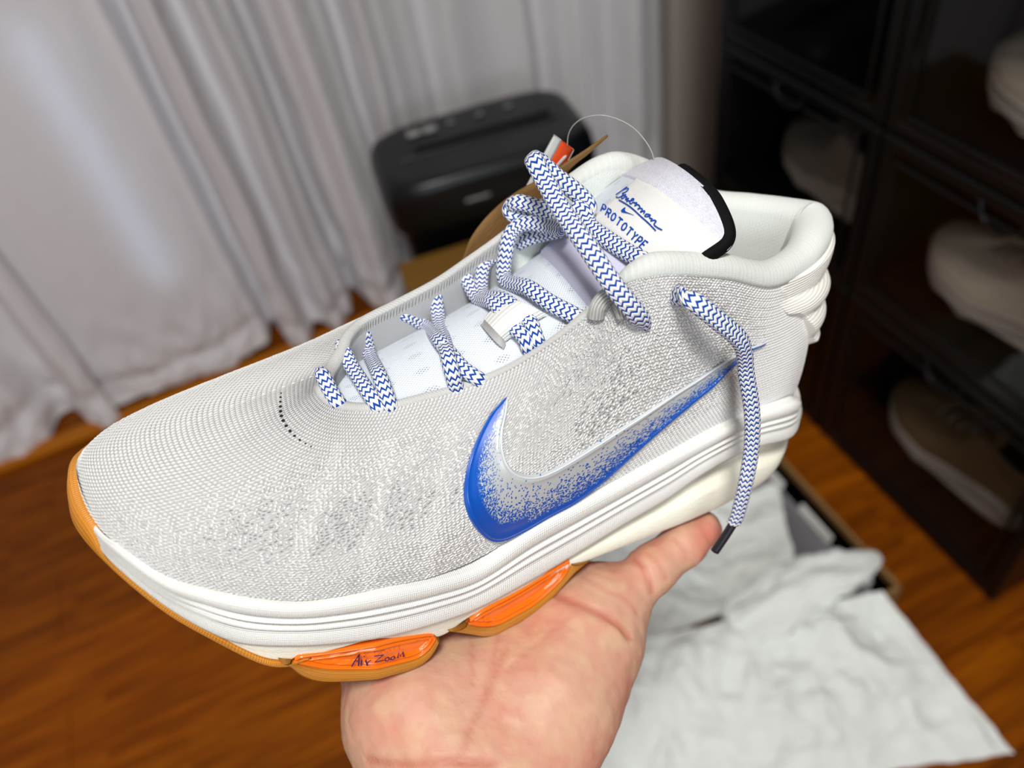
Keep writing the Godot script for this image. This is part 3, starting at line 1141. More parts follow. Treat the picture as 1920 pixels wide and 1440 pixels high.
	put("lettering", strokes([
	[Vector3(106.13, 122.42, 7.86), Vector3(105.13, 123.2, 9.07), Vector3(104.11, 123.97, 10.31), Vector3(104.22, 124.05, 9.17), Vector3(104.31, 124.12, 8.07), Vector3(104.49, 124.02, 7.54), Vector3(104.66, 123.91, 7.02), Vector3(104.89, 123.72, 6.78), Vector3(105.11, 123.54, 6.53), Vector3(105.23, 123.41, 6.72), Vector3(105.34, 123.28, 6.92), Vector3(105.26, 123.22, 7.95), Vector3(105.17, 123.16, 9.02)],
	[Vector3(106.4, 122.57, 3.55), Vector3(105.45, 123.41, 4.51), Vector3(104.49, 124.25, 5.48), Vector3(104.55, 124.29, 4.46), Vector3(104.59, 124.33, 3.47), Vector3(104.74, 124.21, 3.01), Vector3(104.9, 124.08, 2.56), Vector3(105.08, 123.91, 2.4), Vector3(105.27, 123.73, 2.23), Vector3(105.4, 123.6, 2.42), Vector3(105.53, 123.46, 2.6), Vector3(105.5, 123.44, 3.55), Vector3(105.45, 123.41, 4.51)],
	[Vector3(105.51, 123.44, 3.23), Vector3(106, 123.03, 2.13), Vector3(106.48, 122.6, 1.07)],
	[Vector3(106.54, 122.59, -1.61), Vector3(106.38, 122.74, -1.03), Vector3(106.24, 122.87, -0.48), Vector3(105.91, 123.18, -0.06), Vector3(105.59, 123.49, 0.36), Vector3(105.26, 123.81, 0.47), Vector3(104.94, 124.12, 0.57), Vector3(104.82, 124.26, 0.21), Vector3(104.69, 124.39, -0.18), Vector3(104.85, 124.24, -0.77), Vector3(104.99, 124.1, -1.36), Vector3(105.32, 123.77, -1.77), Vector3(105.64, 123.45, -2.17), Vector3(105.96, 123.13, -2.24), Vector3(106.27, 122.82, -2.31), Vector3(106.41, 122.71, -1.96), Vector3(106.54, 122.59, -1.61)],
	[Vector3(104.73, 124.3, -3.23), Vector3(104.69, 124.23, -4.53), Vector3(104.61, 124.13, -5.78)],
	[Vector3(104.69, 124.23, -4.53), Vector3(105.58, 123.27, -5.06), Vector3(106.48, 122.33, -5.59)],
	[Vector3(106.19, 121.93, -8.97), Vector3(106.1, 122.12, -8.55), Vector3(106, 122.32, -8.11), Vector3(105.7, 122.67, -7.83), Vector3(105.4, 123.03, -7.54), Vector3(105.07, 123.35, -7.53), Vector3(104.74, 123.67, -7.52), Vector3(104.56, 123.77, -7.85), Vector3(104.38, 123.87, -8.18), Vector3(104.48, 123.67, -8.6), Vector3(104.58, 123.47, -9.01), Vector3(104.88, 123.1, -9.27), Vector3(105.19, 122.74, -9.52), Vector3(105.52, 122.42, -9.52), Vector3(105.85, 122.1, -9.53), Vector3(106.02, 122.02, -9.25), Vector3(106.19, 121.93, -8.97)],
	[Vector3(104.11, 123.5, -10.43), Vector3(103.97, 123.32, -11.4), Vector3(103.8, 123.12, -12.35)],
	[Vector3(103.97, 123.32, -11.4), Vector3(104.9, 122.33, -11.7), Vector3(105.84, 121.35, -12)],
	[Vector3(103.61, 122.89, -13.39), Vector3(104, 122.29, -13.93), Vector3(104.41, 121.7, -14.45), Vector3(103.83, 122.09, -14.75), Vector3(103.24, 122.51, -15.01)],
	[Vector3(104.41, 121.7, -14.45), Vector3(104.9, 121.2, -14.57), Vector3(105.39, 120.71, -14.69)],
	[Vector3(105.01, 120.3, -16.35), Vector3(103.99, 121.29, -16.15), Vector3(102.98, 122.29, -15.97), Vector3(102.82, 122.16, -16.49), Vector3(102.66, 122.03, -17.02), Vector3(102.76, 121.83, -17.21), Vector3(102.87, 121.64, -17.4), Vector3(103.11, 121.41, -17.44), Vector3(103.35, 121.18, -17.47), Vector3(103.55, 121.09, -17.33), Vector3(103.74, 120.99, -17.18), Vector3(103.89, 121.12, -16.67), Vector3(104.03, 121.25, -16.16)],
	[Vector3(104.05, 119.37, -19.69), Vector3(104.23, 119.55, -19.12), Vector3(104.41, 119.71, -18.54), Vector3(103.33, 120.71, -18.39), Vector3(102.26, 121.7, -18.26), Vector3(102.04, 121.52, -18.9), Vector3(101.81, 121.34, -19.53)],
	[Vector3(103.29, 120.74, -18.39), Vector3(103.12, 120.6, -18.91), Vector3(102.95, 120.45, -19.42)]], 0.5, Vector3(0.5, 0.7, -0.5)), M.ink, tongue)
	put("signature", strokes([
		[Vector3(97.51, 131.22, 6.65), Vector3(99.06, 129.56, 7.44), Vector3(100.71, 127.77, 8.24)],
		[Vector3(100.66, 127.8, 8.35), Vector3(98.74, 129.91, 7.21), Vector3(97.92, 130.94, 5.87), Vector3(97.96, 131.06, 4.81), Vector3(98.87, 130.16, 4.67), Vector3(99.67, 129.22, 5.68), Vector3(99.7, 129.3, 4.8), Vector3(100.21, 128.82, 4.52), Vector3(100.98, 127.91, 5.5), Vector3(101.13, 127.54, 7.1)],
		[Vector3(100.85, 128.25, 3.67), Vector3(100.28, 128.76, 4.37), Vector3(99.79, 129.33, 3.84), Vector3(99.53, 129.63, 3.44), Vector3(100.05, 129.15, 2.85), Vector3(100.69, 128.48, 3.01), Vector3(100.94, 128.15, 3.64)],
		[Vector3(100.61, 128.56, 2.95), Vector3(100.03, 129.19, 2.61), Vector3(99.92, 129.36, 1.85), Vector3(100.63, 128.66, 1.2), Vector3(100.26, 129.07, 0.83), Vector3(100.01, 129.35, 0.37), Vector3(100.86, 128.47, -0.05), Vector3(100.47, 128.9, -0.56), Vector3(100.33, 129.05, -1.27), Vector3(99.91, 129.49, -1.96), Vector3(99.52, 129.89, -2.53), Vector3(99.41, 130.02, -1.62), Vector3(99.89, 129.52, -1.39), Vector3(100.59, 128.79, -1.85), Vector3(100.65, 128.69, -2.96), Vector3(100.09, 129.27, -3.18), Vector3(99.88, 129.41, -4.15), Vector3(99.57, 129.64, -4.88), Vector3(100.39, 128.75, -5.09), Vector3(100, 129.11, -5.43), Vector3(99.61, 129.41, -5.99), Vector3(99.63, 129.1, -7.36), Vector3(100.35, 128.35, -7.33), Vector3(99.68, 128.9, -7.9), Vector3(99.5, 128.76, -9.02), Vector3(100.23, 127.97, -9.12), Vector3(99.59, 128.48, -9.57), Vector3(99.2, 128.66, -10.16), Vector3(99.79, 127.92, -10.54)],
		[Vector3(98.44, 128.17, -13.05), Vector3(98.78, 128.23, -12.21), Vector3(99.31, 128.04, -11.44), Vector3(99.78, 127.51, -11.59), Vector3(99.56, 127.51, -12.1), Vector3(99.05, 127.74, -12.71), Vector3(98.6, 128.08, -12.92), Vector3(98.95, 127.53, -13.34), Vector3(98.64, 127.46, -14.06), Vector3(98.5, 127.43, -14.36), Vector3(99.03, 126.81, -14.57), Vector3(98.17, 127.31, -15.15), Vector3(97.83, 127.12, -16.02), Vector3(98.58, 126.33, -16.18), Vector3(98.24, 125.79, -17.56), Vector3(97.16, 125.44, -19.49)],
		[Vector3(101.5, 127.53, 4.23), Vector3(101.46, 127.79, 1.29), Vector3(101.26, 127.92, -4.43), Vector3(100.64, 127.02, -10.64), Vector3(99.71, 126.07, -14.76), Vector3(98.8, 124.83, -18.28)]], 0.42, Vector3(0.5, 0.7, -0.5), true), M.ink, tongue)
	var tick := Geo.new()
	var tick_top := [Vector3(102.04, 127.19, -2.07), Vector3(102.69, 126.48, -2.83), Vector3(102.78, 126.32, -3.84), Vector3(102.39, 126.46, -5.8), Vector3(101.83, 126.57, -7.99)]
	var tick_low := [Vector3(102.36, 126.86, -1.58), Vector3(103.33, 125.86, -1.34), Vector3(103.53, 125.62, -2.51), Vector3(102.8, 126.17, -4.91), Vector3(101.89, 126.48, -8.13)]
	var ta := PackedVector3Array()
	var tb := PackedVector3Array()
	for p in tick_top:
		ta.append(p * MM)
	for p in tick_low:
		tb.append(p * MM)
	tick.grid([ta, tb], true)
	put("tick_mark", tick, M.ink, tongue)
	var edge := []
	for k in 25:
		var a := k / 24.0
		edge.append(tongue_point(lerpf(9.0, 6.2, clampf((a - 0.3) / 0.7, 0.0, 1.0)), lerpf(-0.1, -1.06, clampf(a / 0.34, 0.0, 1.0)), -1.2))
	var bind := Geo.new()
	bind.tube(curve(edge, 3, MM), 5.0 * MM, 3.0 * MM, Vector3(0, 0.3, -1), 12)
	put("tongue_binding", bind, M.black_binding, tongue)

	# the webbing loop that keeps the laces on the tongue
	var loop_rows := []
	var near: Array = [Vector3(144.5, 98, -3.1), Vector3(143, 100.2, -11.8), Vector3(139.4, 99.7, -16.5), Vector3(134.7, 96.9, -16.9)]
	var far: Array = [Vector3(153.4, 91.6, -5.5), Vector3(153.6, 93, -13.6), Vector3(152, 91.7, -17.4), Vector3(149.3, 88.4, -16.7)]
	var na := curve(near, 8, MM)
	var fa := curve(far, 8, MM)
	for i in na.size():
		var row := PackedVector3Array()
		for j in 9:
			row.append(na[i].lerp(fa[i], j / 8.0) + Vector3(0.5, 0.85, 0) * (0.6 * MM * sin(PI * j / 8.0)))
		loop_rows.append(row)
	var lg := Geo.new()
	lg.grid(loop_rows, true)
	var web := put("lace_loop", lg, M.ribbed, shoe)
	var hem := curve([Vector3(154.8, 89.9, -5.9), Vector3(154.1, 89.6, -11.8), Vector3(152.6, 88.3, -16.4), Vector3(150.6, 86.6, -18.5)], 8, MM)
	var hem_rows := []
	for i in hem.size():
		hem_rows.append(PackedVector3Array([fa[i], fa[i].lerp(hem[i], 0.3) - Vector3(0.5, 0.85, 0) * 0.8 * MM, hem[i]]))
	var hg := Geo.new()
	hg.grid(hem_rows, true)
	put("stitched_hem", hg, M.twill, web)

	# laces, from the toe up
	var n1 := Vector3(0.33, 0.66, -0.62)
	lace(shoe, [Vector3(210.1, 70.2, 6), Vector3(209.1, 75.4, -2), Vector3(207.4, 72.2, -7.5), Vector3(205.2, 68.3, -10.4), Vector3(203.1, 61.7, -4.9)], n1, 5.4, 4.1)
	lace(shoe, [Vector3(200.9, 73.8, 10.5), Vector3(200.6, 78.9, 9), Vector3(198.5, 75.2, 0.9), Vector3(195.8, 73.1, -12.7), Vector3(193.3, 69.6, -17.1), Vector3(191.1, 63.5, -11.4)], n1, 5.4, 4.1)
	lace(shoe, [Vector3(192.1, 77.1, 17), Vector3(191.8, 82.1, 14), Vector3(190.2, 72.8, 11.5), Vector3(191.2, 77, -10), Vector3(189.7, 70.2, -18.4), Vector3(187.6, 64.1, -12.6)], n1, 5.4, 4.1)
	lace(shoe, [Vector3(177.2, 81.4, 20), Vector3(176.9, 84.5, 18), Vector3(167.7, 78.1, 17), Vector3(169.1, 85, -5.8), Vector3(165.3, 81.7, -18.4), Vector3(160.6, 79, -23.2), Vector3(156.9, 73.6, -17.6)], n1, 5.4, 4.1)
	lace(shoe, [Vector3(163.8, 84.7, 23), Vector3(163.4, 89.1, 21), Vector3(163.7, 81.8, 13.6), Vector3(169.6, 85.3, -17), Vector3(168.1, 76.6, -22), Vector3(165.6, 70.7, -16.4)], n1, 5.4, 4.1)
	lace(shoe, [Vector3(152, 90.4, 27), Vector3(151.2, 94.2, 24), Vector3(149.6, 90.3, 12.5), Vector3(149, 95.7, -2.4), Vector3(146.5, 93, -14.6), Vector3(144.5, 92, -20.6), Vector3(143.4, 88.6, -22.6), Vector3(139.7, 82, -18.7)], n1, 5.4, 4.1)
	lace(shoe, [Vector3(134.9, 98.9, 28), Vector3(138.1, 99.9, 26), Vector3(143.9, 97.5, 23), Vector3(147.7, 91.6, 12.3), Vector3(145.8, 97.4, -4.1), Vector3(141.6, 95.5, -16.5), Vector3(141.2, 93.7, -20.9), Vector3(140.2, 90.4, -22.9), Vector3(135.9, 84.4, -18.7)], n1, 5.4, 4.1)
	# the knot and the bow
	lace(shoe, [Vector3(124.1, 120.3, 0), Vector3(124.7, 117.2, 10), Vector3(130, 116, 17), Vector3(134.4, 112.3, 20), Vector3(137.3, 106.9, 18), Vector3(139.5, 96.9, 12.1), Vector3(137.7, 101.7, -5.5), Vector3(133.8, 100.7, -15.4), Vector3(129.2, 99.6, -22.3), Vector3(125.6, 98.3, -25.7), Vector3(120.1, 94, -20.5)], Vector3(0.7, 0.6, -0.4), 6.0, 3.9)
	lace(shoe, [Vector3(121, 119.3, 4), Vector3(122.5, 120.4, 11), Vector3(127.4, 121.9, 17), Vector3(132.3, 122, 22), Vector3(133.9, 119, 26), Vector3(133.2, 116.8, 24), Vector3(128.9, 116.4, 20)], Vector3(0.7, 0.6, -0.4), 6.0, 3.9)
	lace(shoe, [Vector3(119.9, 115.2, 10), Vector3(123.7, 111.8, 16), Vector3(127.4, 108.8, 20), Vector3(130.2, 105.3, 24)], Vector3(0.7, 0.5, -0.4), 6.0, 3.9)
	lace(shoe, [Vector3(107.4, 98, -34), Vector3(114.7, 106.6, -41), Vector3(123.5, 116.8, -38), Vector3(129.2, 126.3, -28), Vector3(131.1, 131.2, -14), Vector3(132.6, 136.5, -3), Vector3(134.8, 142.2, 4), Vector3(132.2, 141, 12), Vector3(127.5, 138, 16), Vector3(122.7, 133.9, 14), Vector3(116.5, 129.7, 12), Vector3(112, 125.8, 10), Vector3(111.3, 123.3, 8), Vector3(114.6, 122.4, 8)], Vector3(0.6, 0.5, -0.6), 6.6, 4.4)
	lace(shoe, [Vector3(116.4, 124.1, 9), Vector3(114.4, 123.5, 5), Vector3(113.9, 120.3, 0), Vector3(111.6, 119.1, -10), Vector3(109, 118.5, -20), Vector3(106.7, 118, -27), Vector3(101.5, 110.3, -22)], Vector3(0.6, 0.6, -0.5), 6.2, 4.0)
	var loose := lace(shoe, [Vector3(95.8, 105.3, -31), Vector3(99.6, 111.1, -39), Vector3(98.6, 112.4, -46), Vector3(90.1, 106.2, -49), Vector3(79.9, 98.1, -49), Vector3(74.6, 90.5, -48), Vector3(71.7, 82.4, -48), Vector3(67.3, 67.8, -51), Vector3(65.4, 52.9, -54), Vector3(66.2, 39.2, -57), Vector3(66.4, 25, -58), Vector3(66.9, 20.5, -58)], Vector3(-0.3, 0.4, -1.0), 6.8, 4.4)
	loose.set_meta("label", "loose lace end hanging down the side")
	var tip := Geo.new()
	tip.tube(curve([Vector3(66.8, 21.4, -58), Vector3(69.5, 15.3, -58.5), Vector3(73.2, 7.8, -59)], 6, MM), 3.6 * MM, 3.2 * MM, Vector3(0, 0, -1), 12)
	put("aglet", tip, M.aglet, loose)

	# small knitted eyelet tab at the top of the lacing
	var tab := Geo.new()
	tab.tube(curve([Vector3(125.1, 102.7, -33), Vector3(125.4, 107.8, -34), Vector3(122.5, 110.6, -33.5), Vector3(119.8, 110.3, -35), Vector3(119.1, 108.3, -38), Vector3(118.1, 105.6, -39)], 8, MM), 5.6 * MM, 2.6 * MM, Vector3(0.4, 0.3, -1), 14, 30 * MM)
	put("eyelet_tab", tab, M.edge, shoe)
	return shoe


# ---------------------------------------------------------------- the hand
# bones of the left hand: from, radius, to, radius (millimetres in the shoe's frame)
const PALM := [[[195, -75, -110.7], 23, [185.9, -55, -74.2], 22], [[171.3, -75, -118.8], 23, [158.5, -57, -82.1], 22], [[185.5, -75, -113.9], 25, [174.2, -56, -77.5], 24], [[185.9, -55, -74.2], 22, [190.6, -46, -53.8], 24], [[190.6, -46, -53.8], 24, [191.9, -41, -37.4], 19], [[158.5, -57, -82.1], 22, [139.6, -42, -66.1], 24], [[139.6, -42, -66.1], 24, [119.4, -32, -51.9], 19], [[174.2, -56, -77.5], 24, [164.4, -45, -53.3], 20], [[164.4, -45, -53.3], 20, [145, -38, -35.9], 16], [[114.6, -28, -45.7], 14, [139.8, -36, -21.7], 14], [[139.8, -36, -21.7], 14, [172.1, -38, -27.4], 15], [[119.4, -32, -51.9], 19, [112.2, -27, -44.4], 15]]
const FINGERS := [
	[[[115.6, -27, -48.5], 13, [107.4, -22, -49], 11], [[107.4, -22, -49], 11, [88.4, -13, -43.6], 9.6], [[88.4, -13, -43.6], 9.4, [72.2, -8, -39.2], 8.8], [[72.2, -8, -39.2], 8.8, [60.1, -6, -35.1], 7.8]],
	[[[134, -33, -36], 11.5, [122, -24, -8], 9.5], [[122, -24, -8], 9.5, [112, -16, 14], 9], [[112, -16, 14], 9, [106, -13, 30], 8]],
	[[[152, -38, -32], 11.5, [149, -34, 6], 9.5], [[149, -34, 6], 9.5, [146, -32, 32], 9], [[146, -32, 32], 9, [144, -31, 52], 8]],
	[[[176, -40, -28], 11.5, [180, -35, 8], 9.5], [[180, -35, 8], 9.5, [182, -33, 32], 9], [[182, -33, 32], 9, [183, -31, 50], 8]],
	[[[196, -44, -42], 15, [206, -38, -18], 12], [[206, -38, -18], 12, [212, -35, 4], 10.5], [[212, -35, 4], 10.5, [214, -33, 22], 9]],
]
var palm_bones := []
var finger_bones := []


func bone_list(rows: Array) -> Array:
	var out := []
	for r in rows:
		out.append([Vector3(r[0][0], r[0][1], r[0][2]), r[1], Vector3(r[2][0], r[2][1], r[2][2]), r[3]])
	return out


func bone(p: Vector3, b: Array) -> float:
	var a: Vector3 = b[0]
	var ab: Vector3 = b[2] - a
	var t := clampf((p - a).dot(ab) / ab.length_squared(), 0.0, 1.0)
	return p.distance_to(a + ab * t) - lerpf(b[1], b[3], t)


func smin(a: float, b: float, k: float) -> float:
	var h := maxf(k - absf(a - b), 0.0) / k
	return minf(a, b) - h * h * k * 0.25


func hand_field(p: Vector3) -> float:
	var d := 1000.0
	for b in palm_bones:
		d = smin(d, bone(p, b), 16.0)
	for f in finger_bones:
		var e := 1000.0
		for b in f:
			e = smin(e, bone(p, b), 4.0)
		d = smin(d, e, 7.0)
	return d


func surface_net(field: Callable, lo: Vector3, hi: Vector3, cell: float) -> Geo:
	var nx := int((hi.x - lo.x) / cell) + 1
	var ny := int((hi.y - lo.y) / cell) + 1
	var nz := int((hi.z - lo.z) / cell) + 1
	var val := PackedFloat32Array()
	val.resize(nx * ny * nz)
	val.fill(1.0)
	# coarse blocks first: far ones are skipped
	var blk := 4
	for bx in range(0, nx, blk):
		for by in range(0, ny, blk):
			for bz in range(0, nz, blk):
				var c := lo + Vector3(bx + blk * 0.5, by + blk * 0.5, bz + blk * 0.5) * cell
				var d0: float = field.call(c)
				var reach := blk * cell * 1.1 + 4.0
				var skip := absf(d0) > reach
				for i in range(bx, mini(bx + blk, nx)):
					for j in range(by, mini(by + blk, ny)):
						for k in range(bz, mini(bz + blk, nz)):
							val[(i * ny + j) * nz + k] = d0 if skip else field.call(lo + Vector3(i, j, k) * cell)
	var g := Geo.new()
	var at := {}
	for i in nx - 1:
		for j in ny - 1:
			for k in nz - 1:
				var base := (i * ny + j) * nz + k
				var sum := Vector3.ZERO
				var hits := 0
				var corner := [base, base + 1, base + nz, base + nz + 1, base + ny * nz, base + ny * nz + 1, base + ny * nz + nz, base + ny * nz + nz + 1]
				var inside := 0
				for q in 8:
					if val[corner[q]] < 0:
						inside += 1
				if inside == 0 or inside == 8:
					continue
				for e in [[0, 1], [2, 3], [4, 5], [6, 7], [0, 2], [1, 3], [4, 6], [5, 7], [0, 4], [1, 5], [2, 6], [3, 7]]:
					var a := val[corner[e[0]]]
					var b := val[corner[e[1]]]
					if (a < 0) != (b < 0):
						var t := a / (a - b)
						var pa := Vector3(e[0] >> 2, (e[0] >> 1) & 1, e[0] & 1)
						var pb := Vector3(e[1] >> 2, (e[1] >> 1) & 1, e[1] & 1)
						sum += pa.lerp(pb, t)
						hits += 1
				at[base] = g.vert(lo + (Vector3(i, j, k) + sum / hits) * cell)
	var stride := [ny * nz, nz, 1]
	for i in range(1, nx - 1):
		for j in range(1, ny - 1):
			for k in range(1, nz - 1):
				var base := (i * ny + j) * nz + k
				for axis in 3:
					var other: int = base + stride[axis]
					if (val[base] < 0) == (val[other] < 0):
						continue
					var u: int = stride[(axis + 1) % 3]
					var w: int = stride[(axis + 2) % 3]
					if not (at.has(base) and at.has(base - u) and at.has(base - w) and at.has(base - u - w)):
						continue
					if val[base] < 0:
						g.quad(at[base - u - w], at[base - w], at[base], at[base - u])
					else:
						g.quad(at[base - u - w], at[base - u], at[base], at[base - w])
	return g


func refine(g: Geo) -> Geo:   # each triangle in four
	var out := Geo.new()
	out.v = g.v.duplicate()
	out.uv = g.uv.duplicate()
	out.col = g.col.duplicate()
	var mids := {}
	for k in range(0, g.idx.size(), 3):
		var c := [g.idx[k], g.idx[k + 1], g.idx[k + 2]]
		var m := []
		for e in 3:
			var a: int = mini(c[e], c[(e + 1) % 3])
			var b: int = maxi(c[e], c[(e + 1) % 3])
			var key := a * 1000003 + b
			if not mids.has(key):
				mids[key] = out.vert((g.v[a] + g.v[b]) * 0.5)
			m.append(mids[key])
		for t in [[c[0], m[0], m[2]], [m[0], c[1], m[1]], [m[2], m[1], c[2]], [m[0], m[1], m[2]]]:
			out.idx.append(t[0])
			out.idx.append(t[1])
			out.idx.append(t[2])
	return out


func make_hand() -> void:
	palm_bones = bone_list(PALM)
	for f in FINGERS:
		finger_bones.append(bone_list(f))
	var g := surface_net(hand_field, Vector3(50, -130, -160), Vector3(250, 8, 66), 3.2)
	g = refine(g)
	# settle on the true surface, press in the palm lines, tint the skin
	var creases := [
		[[Vector3(132.9, -12.5, -43.3), Vector3(128.2, -9.6, -52.4), Vector3(121.4, -9.4, -59.3), Vector3(114.8, -12.7, -65), Vector3(111.4, -16.8, -68.6)], 1.1, 2.0],
		[[Vector3(97.4, -6.6, -41.2), Vector3(96.2, -5.5, -46.8), Vector3(95.6, -7.8, -51.5), Vector3(95, -12, -54.9)], 0.8, 1.6],
		[[Vector3(184.9, -28.5, -89), Vector3(178.7, -24.9, -81.2), Vector3(171.7, -22.7, -74.4), Vector3(165.4, -19.8, -67.3), Vector3(157.2, -17.3, -58.6)], 0.5, 1.8],
		[[Vector3(167.8, -19, -50.2), Vector3(170.9, -18.8, -59.1), Vector3(172.9, -20.5, -66.6)], 0.45, 1.2],
		[[Vector3(157.8, -17.9, -51.7), Vector3(163.5, -18.4, -61.9), Vector3(168.3, -21, -70.1)], 0.4, 1.2],
		[[Vector3(126.5, -9.3, -55.9), Vector3(138.6, -13.1, -59.3), Vector3(151.8, -16.5, -63.5), Vector3(160.3, -18.9, -67.3)], 0.3, 1.2],
		[[Vector3(120.4, -8.8, -40.1), Vector3(115.6, -7.4, -51.5), Vector3(108.5, -9.1, -56.3), Vector3(104.4, -14.2, -61.1)], 0.35, 1.6],
		[[Vector3(212.3, -38.3, -72.8), Vector3(201.4, -32.5, -82.2), Vector3(186.5, -28.5, -88.1), Vector3(173, -29.1, -93)], 0.9, 2.0],
		[[Vector3(91.6, -3, -44.1), Vector3(89.8, -4.1, -49), Vector3(88.3, -8.5, -53.1)], 0.5, 1.5],
		[[Vector3(79.5, -0.4, -41.1), Vector3(77.7, -1.3, -45.2), Vector3(76.6, -5.3, -48.8)], 0.4, 1.4],
	]
	var tone := FastNoiseLite.new()
	tone.seed = 8
	tone.frequency = 0.035
	tone.fractal_octaves = 3
	var fine := FastNoiseLite.new()
	fine.seed = 9
	fine.frequency = 0.16
	fine.fractal_octaves = 2
	g.tinted = true
	for k in g.v.size():
		var p := g.v[k]
		var n := Vector3.ZERO
		for it in 2:
			var d := hand_field(p)
			n = Vector3(hand_field(p + Vector3(0.6, 0, 0)) - d, hand_field(p + Vector3(0, 0.6, 0)) - d, hand_field(p + Vector3(0, 0, 0.6)) - d).normalized()
			p -= n * d
		var red := 0.0
		if n.y > -0.3:
			for c in creases:
				var line: Array = c[0]
				var near := 1000.0
				for q in line.size() - 1:
					var a: Vector3 = line[q]
					var ab: Vector3 = line[q + 1] - a
					var t := clampf((p - a).dot(ab) / ab.length_squared(), 0.0, 1.0)
					near = minf(near, p.distance_to(a + ab * t))
				if near < 9.0:
					var w: float = c[2]
					var f := exp(-(near * near) / (w * w * 0.6))
					p -= n * f * c[1] * 0.8
					red = maxf(red, f * 0.75 * c[1])
		p += n * (0.35 * fine.get_noise_3dv(p))
		var blot := tone.get_noise_3dv(p)
		var blot2 := tone.get_noise_3dv(p * 2.3 + Vector3(90, 0, 0))
		var c := Color(0.80, 0.615, 0.52)
		c = c.lerp(Color(0.80, 0.52, 0.44), clampf(0.15 + blot * 1.0, 0.0, 0.7))
		c = c.lerp(Color(0.82, 0.67, 0.54), clampf(0.1 + blot2 * 1.2, 0.0, 0.7))
		c = c.lerp(Color(0.7, 0.4, 0.32), clampf(red, 0.0, 0.6))
		c = c.lerp(Color(0.83, 0.47, 0.4), 0.6 * smoothstep(14.0, 4.0, p.distance_to(Vector3(64, -4, -44))))
		g.col[k] = c.srgb_to_linear()
		g.v[k] = p
	for k in g.v.size():
		g.v[k] *= MM
	var o := put("person", g, M.skin)
	o.transform = shoe_frame
	tag(o, "left hand with open palm turned up, little finger stretched out, holding up the white shoe", "person")


# ---------------------------------------------------------------- tags hanging from the shoe
func sheet_solid(top: PackedVector3Array, low: PackedVector3Array, thick: float, across := 6) -> Geo:   # a bent card between two edges
	var front := []
	var back := []
	for i in top.size():
		var d := (top[mini(i + 1, top.size() - 1)] - top[maxi(i - 1, 0)]).normalized()
		var n := d.cross((low[i] - top[i]).normalized()).normalized() * thick * 0.5
		var fr := PackedVector3Array()
		var br := PackedVector3Array()
		for j in across + 1:
			var p := top[i].lerp(low[i], float(j) / across)
			fr.append(p + n)
			br.append(p - n)
		front.append(fr)
		back.append(br)
	var g := Geo.new()
	g.grid(front, false)
	g.grid(back, true)
	for j in [0, across]:
		var rim := []
		for i in top.size():
			rim.append(PackedVector3Array([front[i][j], back[i][j]]))
		g.grid(rim, j == 0)
	for i in [0, top.size() - 1]:
		g.grid([front[i], back[i]], i != 0)
	return g


func make_tags() -> void:
	var top := curve([Vector3(147.2, 92.4, 39), Vector3(144.2, 100.6, 40), Vector3(139.1, 108.3, 40), Vector3(132.7, 115.3, 39), Vector3(125.4, 120.7, 38), Vector3(118, 124.6, 37), Vector3(109.9, 131.8, 33), Vector3(103.7, 137.8, 29), Vector3(97.6, 143.9, 26)], 6, MM)
	var low := curve([Vector3(145.1, 84.3, 42), Vector3(137.3, 87, 42), Vector3(129.6, 91, 42), Vector3(121.9, 97.2, 42), Vector3(116.1, 105.1, 41), Vector3(112.2, 114.8, 39), Vector3(107.4, 128.9, 34), Vector3(102.2, 136.4, 30), Vector3(97.3, 143.5, 26)], 6, MM)
	var card := put("hang_tag", sheet_solid(top, low, 0.9 * MM), M.kraft)
	card.transform = shoe_frame
	tag(card, "curled brown kraft hang tag behind the laces of the white shoe", "tag")
	# folded price tag, orange with a white margin
	var t := thing("price_tag", "small orange and white cardboard tag behind the kraft tag", "tag")
	t.transform = shoe_frame
	var a: Vector3 = Vector3(112.39, 140.41, 40)
	var b: Vector3 = Vector3(104.01, 134.77, 39)
	var c: Vector3 = Vector3(111.4, 109.12, 46)
	var d: Vector3 = Vector3(120.74, 115.11, 47)
	var parts := [["white_margin", 0.0, 0.36, M.white_card], ["orange_panel", 0.36, 0.96, M.orange_card], ["white_edge", 0.96, 1.0, M.white_card]]
	for q in parts:
		var g := sheet_solid(curve([a.lerp(b, q[1]), d.lerp(c, q[1])], 4, MM), curve([a.lerp(b, q[2]), d.lerp(c, q[2])], 4, MM), 1.2 * MM, 3)
		put(q[0], g, q[3], t)
	var mark := Geo.new()
	var n := (b - a).cross(d - a).normalized()
	if n.dot(Vector3(236, 220, -228) - a) < 0:
		n = -n
	var pen := []
	for k in 7:
		var f := k / 6.0
		pen.append(a.lerp(b, lerpf(0.8, 0.5, f)).lerp(d.lerp(c, lerpf(0.8, 0.5, f)), lerpf(0.12, 0.55, f)) + n * 0.9)
	mark.tube(curve(pen, 4, MM), 1.3 * MM, 0.4 * MM, n, 8, 1.0, 2.0, true, true)
	put("white_mark", mark, M.white_card, t)
	var loop := Geo.new()
	loop.tube(curve([Vector3(108.4, 137.6, 36), Vector3(108.9, 141.9, 35), Vector3(108.1, 145.9, 33), Vector3(105.8, 149.1, 30), Vector3(101.1, 150.7, 27), Vector3(96.1, 150.2, 24), Vector3(91.4, 148.2, 20), Vector3(88.2, 145, 16), Vector3(86.5, 141.4, 12), Vector3(86.7, 137.5, 8), Vector3(87.3, 134.7, 6)], 6, MM), 0.42 * MM, 0.42 * MM, Vector3(0, 1, 0), 8)
	var lo := put("tag_fastener", loop, M.nylon)
	lo.transform = shoe_frame
	tag(lo, "thin clear plastic fastener loop arching above the shoe tongue", "fastener")


